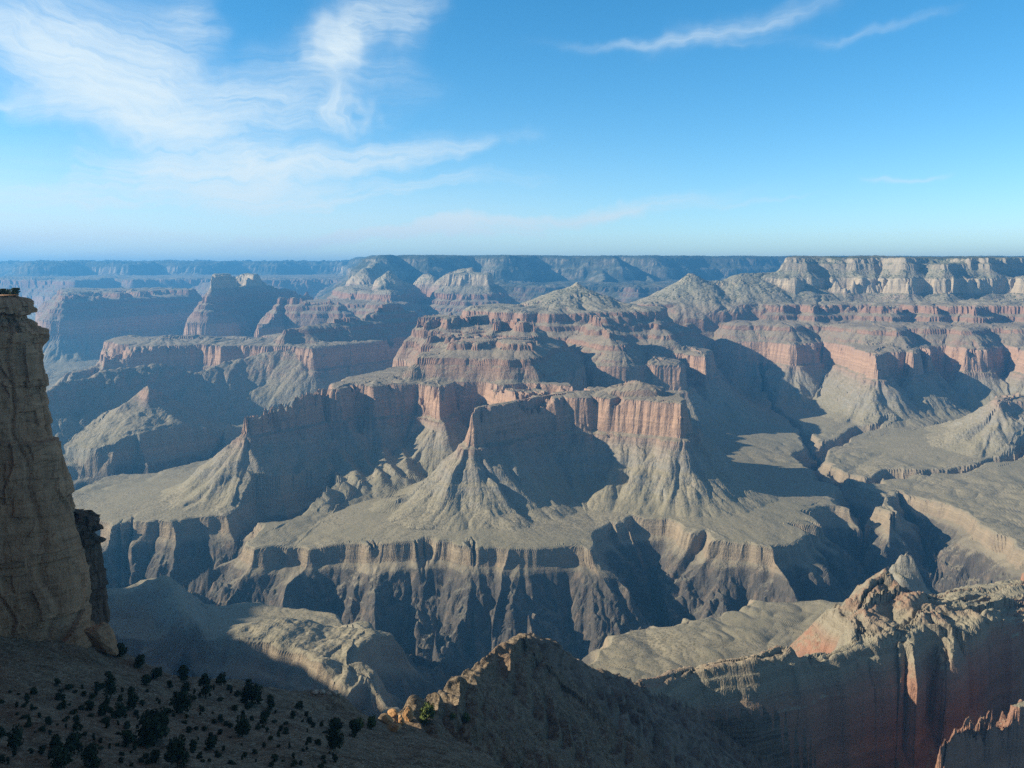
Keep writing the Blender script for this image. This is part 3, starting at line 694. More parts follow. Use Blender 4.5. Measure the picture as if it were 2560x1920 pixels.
    hs = nt.nodes.new('ShaderNodeHueSaturation'); hs.inputs['Saturation'].default_value = SKY_SAT; hs.inputs['Value'].default_value = SKY_VAL; hs.inputs['Hue'].default_value = SKY_HUE
    nt.links.new(w_sky.outputs[0], hs.inputs['Color'])
    mx = nt.nodes.new('ShaderNodeMix'); mx.data_type = 'RGBA'
    nt.links.new(fac, mx.inputs[0]); nt.links.new(hs.outputs[0], mx.inputs[6]); mx.inputs[7].default_value = (*CLOUD_COL, 1)
    # unseen warm veil added above the frame to neutralise the blue fill light
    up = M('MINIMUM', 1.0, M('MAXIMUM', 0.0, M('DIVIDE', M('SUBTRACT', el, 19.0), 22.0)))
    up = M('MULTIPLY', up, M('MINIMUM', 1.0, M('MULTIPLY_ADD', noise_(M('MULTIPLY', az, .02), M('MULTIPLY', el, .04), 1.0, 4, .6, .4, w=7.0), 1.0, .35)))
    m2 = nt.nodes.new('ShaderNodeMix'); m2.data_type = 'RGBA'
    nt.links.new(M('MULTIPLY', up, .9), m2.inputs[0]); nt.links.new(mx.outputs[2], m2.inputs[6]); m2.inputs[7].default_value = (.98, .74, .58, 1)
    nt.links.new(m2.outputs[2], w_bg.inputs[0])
build_sky()

# ------------------------------------------------------------------ materials
def new_mat(name):
    m = bpy.data.materials.new(name); m.use_nodes = True
    nt = m.node_tree
    b = nt.nodes['Principled BSDF']
    b.inputs['Roughness'].default_value = 0.95
    b.inputs['Specular IOR Level'].default_value = 0.1
    return m, nt, b
def nd(nt, t, **kw):
    n = nt.nodes.new(t)
    for k, v in kw.items():
        if k in n.bl_rna.properties: setattr(n, k, v)
        else: n.inputs[k].default_value = v
    return n
def noise(nt, vec, scale, detail=4, rough=.55):
    n = nd(nt, 'ShaderNodeTexNoise'); n.inputs['Scale'].default_value = scale; n.inputs['Detail'].default_value = detail; n.inputs['Roughness'].default_value = rough
    nt.links.new(vec, n.inputs['Vector'])
    return n.outputs['Fac']
def mth(nt, op, a, b=None, c=None, clamp=False):
    n = nd(nt, 'ShaderNodeMath', operation=op); n.use_clamp = clamp
    for i, v in enumerate((a, b, c)):
        if v is None: continue
        if isinstance(v, (int, float)): n.inputs[i].default_value = v
        else: nt.links.new(v, n.inputs[i])
    return n.outputs[0]
def mapr(nt, v, a, b, c, d):
    n = nd(nt, 'ShaderNodeMapRange'); n.clamp = True
    nt.links.new(v, n.inputs[0])
    for i, q in enumerate((a, b, c, d)): n.inputs[i + 1].default_value = q
    return n.outputs[0]
def mixc(nt, f, a, b, blend='MIX'):
    n = nd(nt, 'ShaderNodeMix', data_type='RGBA', blend_type=blend)
    n.clamp_factor = True
    for s, v in ((0, f), (6, a), (7, b)):
        if isinstance(v, (int, float)): n.inputs[s].default_value = v
        elif isinstance(v, tuple): n.inputs[s].default_value = (*v, 1)
        else: nt.links.new(v, n.inputs[s])
    return n.outputs[2]
def ramp(nt, v, stops, interp='LINEAR'):
    n = nd(nt, 'ShaderNodeValToRGB'); cr = n.color_ramp; cr.interpolation = interp
    while len(cr.elements) > 1: cr.elements.remove(cr.elements[0])
    for i, (p, c) in enumerate(stops):
        e = cr.elements[0] if i == 0 else cr.elements.new(p)
        e.position = p; e.color = (*c, 1)
    nt.links.new(v, n.inputs[0])
    return n.outputs[0]

def terrain_material():
    m, nt, b = new_mat("canyon_rock")
    geo = nd(nt, 'ShaderNodeNewGeometry')
    at = nd(nt, 'ShaderNodeAttribute', attribute_name='bed')
    zone = nd(nt, 'ShaderNodeAttribute', attribute_name='zone')
    pos = geo.outputs['Position']
    sep = nd(nt, 'ShaderNodeSeparateXYZ'); nt.links.new(geo.outputs['Normal'], sep.inputs[0])
    n1 = noise(nt, pos, 0.012, 5); n2 = noise(nt, pos, 0.07, 4); n3 = noise(nt, pos, 0.004, 4)
    # bed height, a little wavy
    S = mth(nt, 'ADD', at.outputs['Fac'], mth(nt, 'MULTIPLY', mth(nt, 'SUBTRACT', n1, .5), 26.0))
    t = mapr(nt, S, -1400, 200, 0, 1)
    p = lambda s: (s + 1400) / 1600.0
    rock = ramp(nt, t, [(0, (.075, .07, .062)), (p(-1090), (.09, .082, .07)), (p(-1058), (.13, .115, .09)), (p(-1050), (.27, .215, .145)), (p(-1000), (.31, .25, .17)),
                        (p(-960), (.27, .25, .19)), (p(-800), (.27, .25, .20)), (p(-740), (.30, .25, .19)), (p(-700), (.32, .22, .16)), (p(-690), (.37, .245, .17)),
                        (p(-600), (.41, .26, .175)), (p(-552), (.35, .23, .165)), (p(-545), (.26, .19, .14)), (p(-480), (.27, .165, .115)), (p(-400), (.25, .155, .108)), (p(-310), (.30, .175, .12)),
                        (p(-290), (.30, .20, .15)), (p(-220), (.33, .26, .20)), (p(-212), (.41, .33, .23)), (p(-100), (.45, .37, .26)), (p(-88), (.29, .25, .18)), (p(-20), (.32, .275, .20)), (p(70), (.37, .31, .225)), (1, (.2, .19, .14))])
    # thin beds: a noise that varies with height only
    cz = nd(nt, 'ShaderNodeCombineXYZ'); nt.links.new(S, cz.inputs[2])
    beds = noise(nt, cz.outputs[0], 0.06, 4, .75)
    rock = mixc(nt, 1.0, rock, mapr(nt, beds, .3, .7, .72, 1.25), 'MULTIPLY')
    # vertical staining on walls
    sp = nd(nt, 'ShaderNodeMapping'); nt.links.new(pos, sp.inputs[0]); sp.inputs['Scale'].default_value = (1, 1, .12)
    stain = noise(nt, sp.outputs[0], 0.035, 5, .6)
    rock = mixc(nt, mapr(nt, stain, .5, .75, 0, .45), rock, (.42, .30, .20))
    rock = mixc(nt, mapr(nt, stain, .48, .25, 0, .45), rock, (.14, .10, .085))
    # loose slopes and benches
    soil = ramp(nt, t, [(0, (.085, .08, .068)), (p(-1110), (.092, .086, .074)), (p(-1078), (.13, .115, .09)), (p(-1045), (.24, .20, .14)), (p(-985), (.26, .225, .15)), (p(-880), (.27, .235, .155)), (p(-780), (.285, .24, .165)), (p(-700), (.26, .21, .15)),
                        (p(-550), (.25, .205, .15)), (p(-500), (.26, .205, .15)), (p(-320), (.27, .21, .155)), (p(-280), (.26, .225, .165)), (p(-150), (.28, .26, .19)), (p(0), (.27, .255, .18)), (p(70), (.13, .14, .09)), (p(90), (.05, .065, .035)), (1, (.045, .06, .03))])
    soil = mixc(nt, mapr(nt, n2, .42, .62, 0, .35), soil, (.19, .185, .12))
    soil = mixc(nt, mapr(nt, n3, .42, .68, 0, .55), soil, (.36, .305, .21))
    flat = mapr(nt, mth(nt, 'ADD', sep.outputs[2], mth(nt, 'MULTIPLY', mth(nt, 'SUBTRACT', n2, .5), .25)), .62, .80, 0, 1)
    col = mixc(nt, flat, rock, soil)
    # scrub: dark dots, thick on the upper slopes
    vo = nd(nt, 'ShaderNodeTexVoronoi'); vo.inputs['Scale'].default_value = 0.055; nt.links.new(pos, vo.inputs['Vector'])
    thick = ramp(nt, t, [(0, (.0, 0, 0)), (p(-1000), (.12, .12, .12)), (p(-700), (.15, .15, .15)), (p(-320), (.3, .3, .3)), (p(-250), (.75, .75, .75)), (p(60), (.8, .8, .8)), (1, (1, 1, 1))])
    dots = mth(nt, 'LESS_THAN', vo.outputs['Distance'], mth(nt, 'MULTIPLY', thick, mth(nt, 'MULTIPLY', mapr(nt, n1, .35, .65, .15, .75), mth(nt, 'LESS_THAN', zone.outputs['Fac'], 7.5))))
    dots = mth(nt, 'MULTIPLY', dots, mapr(nt, sep.outputs[2], .5, .7, 0, 1))
    col = mixc(nt, mth(nt, 'MULTIPLY', dots, .75), col, (.045, .058, .032))
    vo2 = nd(nt, 'ShaderNodeTexVoronoi'); vo2.inputs['Scale'].default_value = 0.11; nt.links.new(pos, vo2.inputs['Vector'])
    d2 = mth(nt, 'MULTIPLY', mth(nt, 'LESS_THAN', vo2.outputs['Distance'], mapr(nt, n3, .35, .65, .15, .5)), mth(nt, 'MULTIPLY', flat, mth(nt, 'LESS_THAN', zone.outputs['Fac'], 5.5)))
    col = mixc(nt, mth(nt, 'MULTIPLY', d2, .5), col, (.10, .092, .058))
    # the spur has a tan cap with a red mound
    spz = mth(nt, 'MULTIPLY', mth(nt, 'GREATER_THAN', zone.outputs['Fac'], 5.5), mth(nt, 'LESS_THAN', zone.outputs['Fac'], 6.5))
    cap_ = mixc(nt, mapr(nt, mth(nt, 'ADD', S, mth(nt, 'MULTIPLY', n2, 14)), -492, -478, 0, 1), (.30, .265, .185), (.29, .185, .125))
    cap_ = mixc(nt, mapr(nt, n2, .42, .62, 0, .4), cap_, (.19, .17, .12))
    capr = mixc(nt, mapr(nt, S, -545, -522, 0, 1), (.33, .185, .125), (.30, .26, .19))
    capr = mixc(nt, 1.0, capr, mapr(nt, beds, .3, .7, .6, 1.25), 'MULTIPLY')
    capr = mixc(nt, mapr(nt, stain, .48, .25, 0, .5), capr, (.12, .085, .07))
    col = mixc(nt, mth(nt, 'MULTIPLY', spz, mapr(nt, S, -720, -690, 0, 1)), col, mixc(nt, flat, capr, cap_))
    # the far rim is wooded and dark
    rimz = mth(nt, 'MULTIPLY', mth(nt, 'GREATER_THAN', zone.outputs['Fac'], 3.5), mth(nt, 'LESS_THAN', zone.outputs['Fac'], 4.5))
    n5 = noise(nt, pos, 0.0035, 5, .7)
    col = mixc(nt, mth(nt, 'MULTIPLY', rimz, mapr(nt, n5, .62, .45, .25, .92)), col, (.055, .065, .045))
    # near ground: darker earth with pale stones
    nearz = mth(nt, 'GREATER_THAN', zone.outputs['Fac'], 6.5)
    nearz = mth(nt, 'MULTIPLY', nearz, mth(nt, 'LESS_THAN', zone.outputs['Fac'], 8.5))
    f1 = noise(nt, pos, 0.18, 6, .65); f2 = noise(nt, pos, 0.9, 5, .65)
    earth = mixc(nt, mapr(nt, f1, .40, .62, 0, 1), (.115, .086, .055), (.25, .19, .125))
    earth = mixc(nt, mapr(nt, f2, .54, .64, 0, .9), earth, (.34, .275, .20))
    earth = mixc(nt, mapr(nt, f2, .46, .36, 0, .8), earth, (.035, .034, .02))
    isr = mth(nt, 'MULTIPLY', mth(nt, 'GREATER_THAN', zone.outputs['Fac'], 6.5), mth(nt, 'LESS_THAN', zone.outputs['Fac'], 7.5))
    earth = mixc(nt, mapr(nt, n1, .52, .70, 0, .4), earth, (.22, .125, .08))
    strip = nd(nt, 'ShaderNodeMapping'); nt.links.new(pos, strip.inputs[0]); strip.inputs['Scale'].default_value = (.05, .02, 1)
    lay = noise(nt, strip.outputs[0], 0.22, 5, .65)
    lcol = mixc(nt, mapr(nt, lay, .38, .6, 0, 1), (.075, .06, .048), (.23, .19, .145))
    earth = mixc(nt, mth(nt, 'MULTIPLY', isr, .65), earth, lcol)
    col = mixc(nt, nearz, col, earth)
    nt.links.new(col, b.inputs['Base Color'])
    bump = nd(nt, 'ShaderNodeBump'); bump.inputs['Strength'].default_value = .9; bump.inputs['Distance'].default_value = 6.0
    hgt = mth(nt, 'ADD', mth(nt, 'MULTIPLY', noise(nt, pos, 0.05, 8, .72), mapr(nt, flat, 0, 1, 1.6, .5)), mth(nt, 'MULTIPLY', beds, mth(nt, 'SUBTRACT', 1.0, flat)))
    nt.links.new(hgt, bump.inputs['Height'])
    nt.links.new(bump.outputs[0], b.inputs['Normal'])
    return m
M_ROCK = terrain_material()
parts, (fx_, fy_, fz_, freg_) = split_fan(az, ROWS, M_ROCK)
for k, o in parts:
    tag(o, REG_NAMES[k][1], kind='structure')
# the rest of the country, outside the view on either side: it throws shade and closes the place
azl = np.radians(np.arange(-112, -36.99, 0.5)); azr = np.radians(np.arange(37.0, 75.1, 0.75))
for azs, edge in ((azl, ROWS[0]), (azr, ROWS[-1])):
    sub = np.tile(edge[::3], (len(azs), 1))
    pp, _ = split_fan(azs, sub, M_ROCK)
    for k, o in pp:
        tag(o, 'canyon country continuing beyond the picture', kind='structure')

# ------------------------------------------------------------------ the tall near cliff on the left
def closed_path(pts, n, it=2):
    p = [Vector(q) for q in pts]
    for _ in range(it):
        q = []
        for i in range(len(p)):
            a, b = p[i], p[(i + 1) % len(p)]
            q += [a * .75 + b * .25, a * .25 + b * .75]
        p = q
    p = np.array([list(q) for q in p]); d = np.linalg.norm(np.roll(p, -1, 0) - p, axis=1)
    c = np.concatenate([[0], np.cumsum(d)]); s = np.linspace(0, c[-1], n, endpoint=False)
    pp = np.concatenate([p, p[:1]])
    return np.stack([np.interp(s, c, pp[:, 0]), np.interp(s, c, pp[:, 1])], 1), s

def rock_tower(name, path, ztop, zbot, profile, ds, dzv, mat, cap=30.0, seed=0, blocky=1.0):
    per = sum((Vector(path[i]) - Vector(path[(i + 1) % len(path)])).length for i in range(len(path)))
    n = int(per / ds)
    P2, s = closed_path(path, n)
    T = np.roll(P2, -3, 0) - np.roll(P2, 3, 0); T /= np.linalg.norm(T, axis=1)[:, None]
    N = np.stack([T[:, 1], -T[:, 0]], 1)
    cen = P2.mean(0)
    if ((P2 - cen) * N).sum() < 0: N = -N
    zs = np.linspace(zbot, ztop, int((ztop - zbot) / dzv))
    SS_, ZZ_ = np.meshgrid(s, zs, indexing='ij')
    f32 = lambda a: a.astype(np.float32)
    S_, Z_ = f32(SS_), f32(ZZ_)
    off = np.interp(ZZ_, [q[0] for q in profile], [q[1] for q in profile])
    # joints (upright), bedding (level), blocks in the cap
    warp = pn(S_, Z_, 22, seed + 1) * 4
    def cells(su, zu, du, dv, sd2):
        # blocks: courses of uneven height, joints staggered from course to course
        cv = np.floor(zu / dv + pn(su, zu, dv * 6, sd2) * .6)
        h0 = ihash(cv.astype(np.int32) + 500, np.zeros(cv.shape, np.int32), sd2)
        sh = (h0 & np.uint32(255)).astype(np.float32) / 255.0
        cu = np.floor(su / (du * (.6 + sh)) + sh * 7 + pn(su, zu, du * 3, sd2 + 1) * .5)
        h1 = ihash(cu.astype(np.int32) + 900, cv.astype(np.int32) + 300, sd2 + 2)
        return (h1 & np.uint32(1023)).astype(np.float32) / 1023.0, sh
    big, bs = cells(S_ + warp, Z_, 15, 26, seed + 20); med, ms = cells(S_ + warp * .6, Z_, 6.5, 8, seed + 24); sml, ss = cells(S_, Z_, 2.6, 2.4, seed + 28)
    j = np.abs(pn(S_ + warp, Z_ * .13, 21, seed + 2))
    capm = np.clip((Z_ - (ztop - cap)) / 4, 0, 1)
    off = off + pn(S_, Z_ * .4, 40, seed + 4) * 2.2 - np.clip(.10 - j, 0, 1) * 14
    off = off + (1 - capm) * ((big - .5) * 3.6 + (med - .5) * 1.5 + (bs - .5) * 2.0) + capm * blocky * ((med - .5) * 4.4 + (ms - .5) * 3.6 + (sml - .5) * 1.8)
    off = off + (sml - .5) * .35 + pn(S_, Z_, 3.5, seed + 10) * .35 + pn(S_, Z_, 1.4, seed + 11) * .2
    topc = np.clip((Z_ - (ztop - 5)) / 5, 0, 1)
    off = off - topc ** 2 * 3.5
    x = P2[:, 0][:, None] + N[:, 0][:, None] * off
    y = P2[:, 1][:, None] + N[:, 1][:, None] * off
    X3, Y3, Z3 = x, y, ZZ_ + pn(S_, Z_, 4, seed + 12) * .3
    # top: rings drawn in towards the middle
    rings = []
    for k in range(1, 14):
        f = 1 - (k / 13.0) ** 1.1
        rx = cen[0] + (x[:, -1] - cen[0]) * f; ry = cen[1] + (y[:, -1] - cen[1]) * f
        rz = ztop + pn(f32(rx), f32(ry), 9, seed + 13) * 1.2 * min(1, k / 2) + (1 - f) * 1.5
        rings.append((rx, ry, rz))
    X3 = np.concatenate([X3] + [q[0][:, None] for q in rings], 1); Y3 = np.concatenate([Y3] + [q[1][:, None] for q in rings], 1); Z3 = np.concatenate([Z3] + [q[2][:, None] for q in rings], 1)
    nc, nr = X3.shape
    idx = np.arange(nc * nr).reshape(nc, nr); nxt = np.roll(idx, -1, 0)
    quads = np.stack([idx[:, :-1], nxt[:, :-1], nxt[:, 1:], idx[:, 1:]], -1).reshape(-1, 4)
    return np_mesh(name, np.stack([X3.ravel(), Y3.ravel(), Z3.ravel()], -1), quads, None, mat)

def cliff_material(name, base, dark, light, cap_z):
    m, nt, b = new_mat(name)
    geo = nd(nt, 'ShaderNodeNewGeometry'); pos = geo.outputs['Position']
    sp = nd(nt, 'ShaderNodeMapping'); nt.links.new(pos, sp.inputs[0]); sp.inputs['Scale'].default_value = (1, 1, .14)
    st = noise(nt, sp.outputs[0], 0.11, 6, .62); st2 = noise(nt, sp.outputs[0], 0.35, 5, .6)
    sh = nd(nt, 'ShaderNodeMapping'); nt.links.new(pos, sh.inputs[0]); sh.inputs['Scale'].default_value = (.12, .12, 1)
    be = noise(nt, sh.outputs[0], 0.25, 5, .65); fi = noise(nt, pos, 1.2, 5, .65); big = noise(nt, pos, 0.03, 4)
    col = mixc(nt, mapr(nt, st, .48, .75, 0, .6), base, light)
    col = mixc(nt, mapr(nt, st2, .5, .3, 0, .5), col, dark)
    col = mixc(nt, mapr(nt, big, .55, .75, 0, .5), col, (base[0] * 1.15, base[1] * .95, base[2] * .8))
    col = mixc(nt, 1.0, col, mapr(nt, be, .3, .7, .78, 1.2), 'MULTIPLY')
    col = mixc(nt, mapr(nt, fi, .55, .7, 0, .35), col, dark)
    cr = noise(nt, sp.outputs[0], 0.16, 3, .5)
    col = mixc(nt, mapr(nt, mth(nt, 'ABSOLUTE', mth(nt, 'SUBTRACT', cr, .5)), .010, .0, 0, .6), col, (dark[0] * .6, dark[1] * .6, dark[2] * .6))
    ce = noise(nt, sh.outputs[0], 0.10, 3, .5)
    col = mixc(nt, mapr(nt, mth(nt, 'ABSOLUTE', mth(nt, 'SUBTRACT', ce, .5)), .008, .0, 0, .5), col, (dark[0] * .5, dark[1] * .5, dark[2] * .5))
    nt.links.new(col, b.inputs['Base Color'])
    bump = nd(nt, 'ShaderNodeBump'); bump.inputs['Strength'].default_value = .8; bump.inputs['Distance'].default_value = 1.0
    nt.links.new(mth(nt, 'ADD', mth(nt, 'ADD', be, st2), fi), bump.inputs['Height']); nt.links.new(bump.outputs[0], b.inputs['Normal'])
    return m
M_CLIFF = cliff_material("cliff_rock", (.46, .265, .15), (.24, .145, .085), (.52, .345, .215), -60)
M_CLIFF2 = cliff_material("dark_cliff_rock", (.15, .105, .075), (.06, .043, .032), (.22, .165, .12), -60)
PROF = [(q[0] * .93, q[1] * .93) for q in [(-240, 16), (-177, 15.6), (-156, 15.2), (-140, 13), (-133, 11), (-120, 9), (-97, 5.4), (-70, 2.6), (-45, 0), (-37, .6), (-30, 2.0), (-25, .5), (-23, -3.5), (-15, -5), (-10, -7)]]
o = rock_tower('cliff', [(q[0] * .93 - 7.5, q[1] * .93) for q in [(-420, 100), (-150, 110), (-215, 220), (-240, 320), (-268, 405), (-238, 423), (-231, 434), (-240, 448), (-300, 456), (-420, 456)]], -10, -218, PROF, .7, .7, M_CLIFF, cap=26, seed=100)
tag(o, 'tall shaded tan cliff with an overhanging ledgy cap at the left edge', kind='structure')
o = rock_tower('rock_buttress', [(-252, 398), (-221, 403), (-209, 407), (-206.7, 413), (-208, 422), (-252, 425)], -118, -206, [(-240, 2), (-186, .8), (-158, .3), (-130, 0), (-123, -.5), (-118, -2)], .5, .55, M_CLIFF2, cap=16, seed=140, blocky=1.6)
tag(o, 'lower dark rock buttress with a rubbly top standing against the tall cliff', kind='structure')

# ------------------------------------------------------------------ where a line of sight meets the ground
def ground_at(px, py, d0=170.0, d1=900.0):
    a, b, c = ray(px, py)
    D = np.geomspace(d0, d1, 700)
    t = D / b
    x, y, zl = a * t, D, c * t
    zg = relief(x.astype(np.float32)[None], y.astype(np.float32)[None])[0][0]
    k = np.nonzero(zg >= zl)[0]
    k = int(k[0]) if len(k) else int(np.argmin(zl - zg))
    return float(x[k]), float(y[k]), float(zg[k]), float(D[k])

# ------------------------------------------------------------------ shrubs and small trees
def leaf_material(name, c1, c2):
    m, nt, b = new_mat(name)
    geo = nd(nt, 'ShaderNodeNewGeometry')
    f = noise(nt, geo.outputs['Position'], 1.5, 3)
    rnd = geo.outputs['Random Per Island']
    col = mixc(nt, mth(nt, 'ADD', mth(nt, 'MULTIPLY', f, .5), mth(nt, 'MULTIPLY', rnd, .5)), c1, c2)
    nt.links.new(col, b.inputs['Base Color'])
    return m
M_LEAF = leaf_material("juniper_leaf", (.022, .032, .016), (.055, .075, .035))
M_LEAF2 = leaf_material("bright_leaf", (.05, .075, .02), (.12, .15, .045))
M_BARK = leaf_material("bark", (.06, .045, .035), (.10, .08, .06))
def crown_mesh(name, seed, w, h, mat, n=900, conical=0.0):
    rng = np.random.default_rng(seed)
    # several clumps about the limbs
    nc = 11
    cl = []
    for i in range(nc):
        a = rng.uniform(0, 6.28); zc = rng.uniform(.22, .95)
        rr = (1 - conical * zc) * rng.uniform(.15, .62) * math.sqrt(max(.05, 1 - (zc - .5) ** 2 * 2.2))
        cl.append((math.cos(a) * rr * w / 2, math.sin(a) * rr * w / 2, zc * h, rng.uniform(.20, .36) * w * (1 - conical * .5 * zc)))
    cs = np.array(cl)
    k = rng.integers(0, nc, n)
    v = rng.normal(size=(n, 3)); v /= np.linalg.norm(v, axis=1)[:, None]
    p = cs[k, :3] + v * (cs[k, 3] * rng.uniform(.45, 1.05, n))[:, None] * np.array([1, 1, .8])
    p[:, 2] = np.clip(p[:, 2], .06 * h, h * 1.05)
    sz = rng.uniform(.10, .24, n)[:, None] * (w / 4) ** .5
    t1 = rng.normal(size=(n, 3)); t1 /= np.linalg.norm(t1, axis=1)[:, None]
    t2 = np.cross(t1, v); t2 /= np.linalg.norm(t2, axis=1)[:, None] + 1e-6
    co = np.concatenate([p - t1 * sz - t2 * sz * .7, p + t1 * sz - t2 * sz * .7, p + t1 * sz * .8 + t2 * sz, p - t1 * sz * .8 + t2 * sz], 1).reshape(-1, 3)
    return co, np.arange(n * 4).reshape(-1, 4)
def trunk_mesh(seed, w, h):
    rng = np.random.default_rng(seed + 50)
    vs, fs = [], []
    def tube(a, b, r0, r1):
        a, b = Vector(a), Vector(b); d = (b - a).normalized(); u = d.orthogonal().normalized(); v = d.cross(u)
        i0 = len(vs)
        for q, r in ((a, r0), (b, r1)):
            for k in range(6):
                an = k / 6 * 6.283
                vs.append(tuple(q + u * math.cos(an) * r + v * math.sin(an) * r))
        for k in range(6): fs.append((i0 + k, i0 + (k + 1) % 6, i0 + 6 + (k + 1) % 6, i0 + 6 + k))
    tube((0, 0, -.8), (.1 * w / 4, 0, h * .45), .05 * w, .03 * w)
    for i in range(6):
        a = i * 1.05 + rng.uniform(-.3, .3)
        tube((.05, 0, h * rng.uniform(.1, .4)), (math.cos(a) * w * .3, math.sin(a) * w * .3, h * rng.uniform(.45, .8)), .022 * w, .008 * w)
    return np.array(vs), np.array(fs)
PROTO = {}
def proto(kind, seed, mat, w, h, conical):
    co, q = crown_mesh(kind, seed, w, h, mat, 1000, conical)
    c = np_mesh('crown', co, q, None, mat)
    co, q = trunk_mesh(seed, w, h)
    t = np_mesh('trunk', co, q, None, M_BARK)
    return c.data, t.data, c, t
KINDS_ = {'shrub': [(4, 3.2, .0), (4.4, 2.8, .1), (3.6, 3.4, .15)], 'juniper': [(4, 6, .45), (3.6, 6.5, .55)], 'bright': [(4, 3.6, .1)]}
spare = []
for kk, lst in KINDS_.items():
    for i, (w, h, cn) in enumerate(lst):
        c, t, oc, ot = proto(kk, 11 * (i + 1) + len(kk), M_LEAF2 if kk == 'bright' else M_LEAF, w, h, cn)
        PROTO.setdefault(kk, []).append((c, t, w, h)); spare += [oc, ot]
for o in spare:
    bpy.data.objects.remove(o)
def plant(name, kind, loc, width, label, group, category, hscale=1.0):
    c, t, w, h = random.choice(PROTO[kind])
    e = bpy.data.objects.new(name, None); link(e)
    e.location = loc; e.rotation_euler = (0, 0, random.uniform(0, 6.28))
    s = width / w; e.scale = (s, s, s * hscale)
    tag(e, label, category, group=group)
    for nm, me in (('crown', c), ('trunk', t)):
        o = bpy.data.objects.new(nm, me); link(o); o.parent = e
    return e
# seen on the near hillside: crop column, crop row of the foot, width, height (x 0.4069 px)
BUSH = [(680, 1230, 90, 150, 'tall narrow dark juniper below the foot of the cliff, nearest the cliff base'), (820, 1300, 95, 120, 'dark upright juniper just below and right of the narrow one'),
        (1120, 1320, 125, 130, 'broad dark bush in the middle of the shaded hillside'), (1265, 1225, 95, 170, 'tallest dark juniper standing below the hillside crest'), (1130, 1130, 90, 115, 'dark juniper breaking the crest line of the hillside'),
        (960, 1110, 80, 60, 'low dark bush on the crest left of the tall junipers'), (740, 975, 95, 85, 'dark bush on the crest just right of the buttress foot'), (860, 1040, 70, 65, 'small dark bush on the crest below the buttress bush'),
        (650, 960, 95, 85, 'dark bush growing against the foot of the buttress'), (1360, 1150, 70, 65, 'rounded dark bush on the crest right of the tallest juniper'), (1530, 1175, 60, 75, 'lone upright dark bush on the crest toward the pale rocks'),
        (1550, 1265, 150, 110, 'wide dark bush just under the crest on the right of the hillside'), (1660, 1310, 80, 100, 'dark bush beside the wide bush under the crest'), (940, 1510, 220, 180, 'largest dark spreading bush low on the shaded hillside'),
        (470, 1415, 60, 90, 'narrow dark shrub alone on the bare left slope'), (300, 1390, 42, 42, 'tiny round shrub on the bare left slope'), (100, 1545, 95, 110, 'dark shrub near the left edge below the cliff'),
        (455, 1575, 110, 120, 'dense dark shrub at the lower left of the hillside'), (380, 1665, 120, 115, 'dark shrub cut by the bottom edge at lower left'), (560, 1650, 100, 120, 'dark shrub at the bottom edge right of the lower left pair'),
        (790, 1530, 90, 90, 'dark bush left of the largest spreading bush'), (1090, 1655, 140, 165, 'tall dark bush at the bottom edge near the middle of the hillside'), (1190, 1560, 72, 90, 'upright dark bush right of the largest spreading bush'),
        (1490, 1465, 115, 105, 'round dark bush above the reddish outcrop at the bottom'), (1300, 1545, 85, 90, 'dark bush between the largest bush and the reddish outcrop'),
        (2060, 1435, 125, 90, 'dark bush below the row of pale rocks'), (2060, 1545, 115, 130, 'dark tall bush in the shaded gully under the orange rocks'), (2180, 1465, 95, 100, 'dull green bush on the shaded slope left of the orange rocks')]
SMALL = [(350, 1535, 60, 70), (740, 1355, 80, 80), (640, 1335, 70, 80), (560, 1305, 70, 60), (1140, 1205, 60, 60), (750, 1190, 24, 30), (1040, 1165, 50, 50), (900, 1150, 80, 65), (1430, 1150, 32, 32), (1700, 1190, 42, 32), (1840, 1295, 60, 42), (1790, 1205, 60, 42), (10, 1480, 45, 60), (320, 1600, 52, 60), (960, 1625, 85, 85)]
rs = random.Random(3)
for i in range(270):
    SMALL.append((rs.uniform(0, 2100), rs.uniform(1150, 1655), rs.uniform(14, 54), rs.uniform(12, 42)))
PXM = 0.4069
def place_plant(name, kind, px, py, wpx, hpx, label, group, category):
    x, y, zg, D = ground_at(px, py)
    m = math.hypot(x, y) / F_PX
    w = wpx * m; h = hpx * m
    base = sum(p[3] / p[2] for p in PROTO[kind]) / len(PROTO[kind])
    plant(name, kind, (x, y, zg - .15), w, label, group, category, (h / w) / base)
for cx, cy, w, h, lb in BUSH:
    k = 'juniper' if h > w * 1.2 else 'shrub'
    place_plant('juniper_tree' if k == 'juniper' else 'shrub', k, cx * PXM, 1245 + cy * PXM, w * PXM, h * PXM, lb, 'dark bushes on the near hillside', 'tree' if k == 'juniper' else 'shrub')
for cx, cy, w, h in SMALL:
    if cy - 1150 < (cx - 1600) * .55 or cy < 1000 + abs(600 - cx) * .2: continue
    place_plant('scrub_bush', 'shrub', cx * PXM, 1245 + cy * PXM, w * PXM, h * PXM, 'little dark scrub bush scattered on the shaded near hillside', 'scrub on the near hillside', 'shrub')
for cx, cy, w, h, lb in [(585, 1385, 125, 120, 'sunlit green bush on the slope just right of the orange boulders'), (245, 1425, 80, 85, 'sunlit green bush left of the orange boulders'), (160, 1430, 90, 75, 'half shaded green bush at the left end of the orange boulders'),
                         (825, 1378, 65, 48, 'low sunlit bush right on the pale ledge beyond the green bush'), (740, 1362, 50, 38, 'small pale bush on the ledge between the two green bushes')]:
    place_plant('shrub', 'bright', 830 + cx * PXM, 1245 + cy * PXM, w * PXM, h * PXM, lb, 'sunlit bushes by the orange boulders', 'shrub')
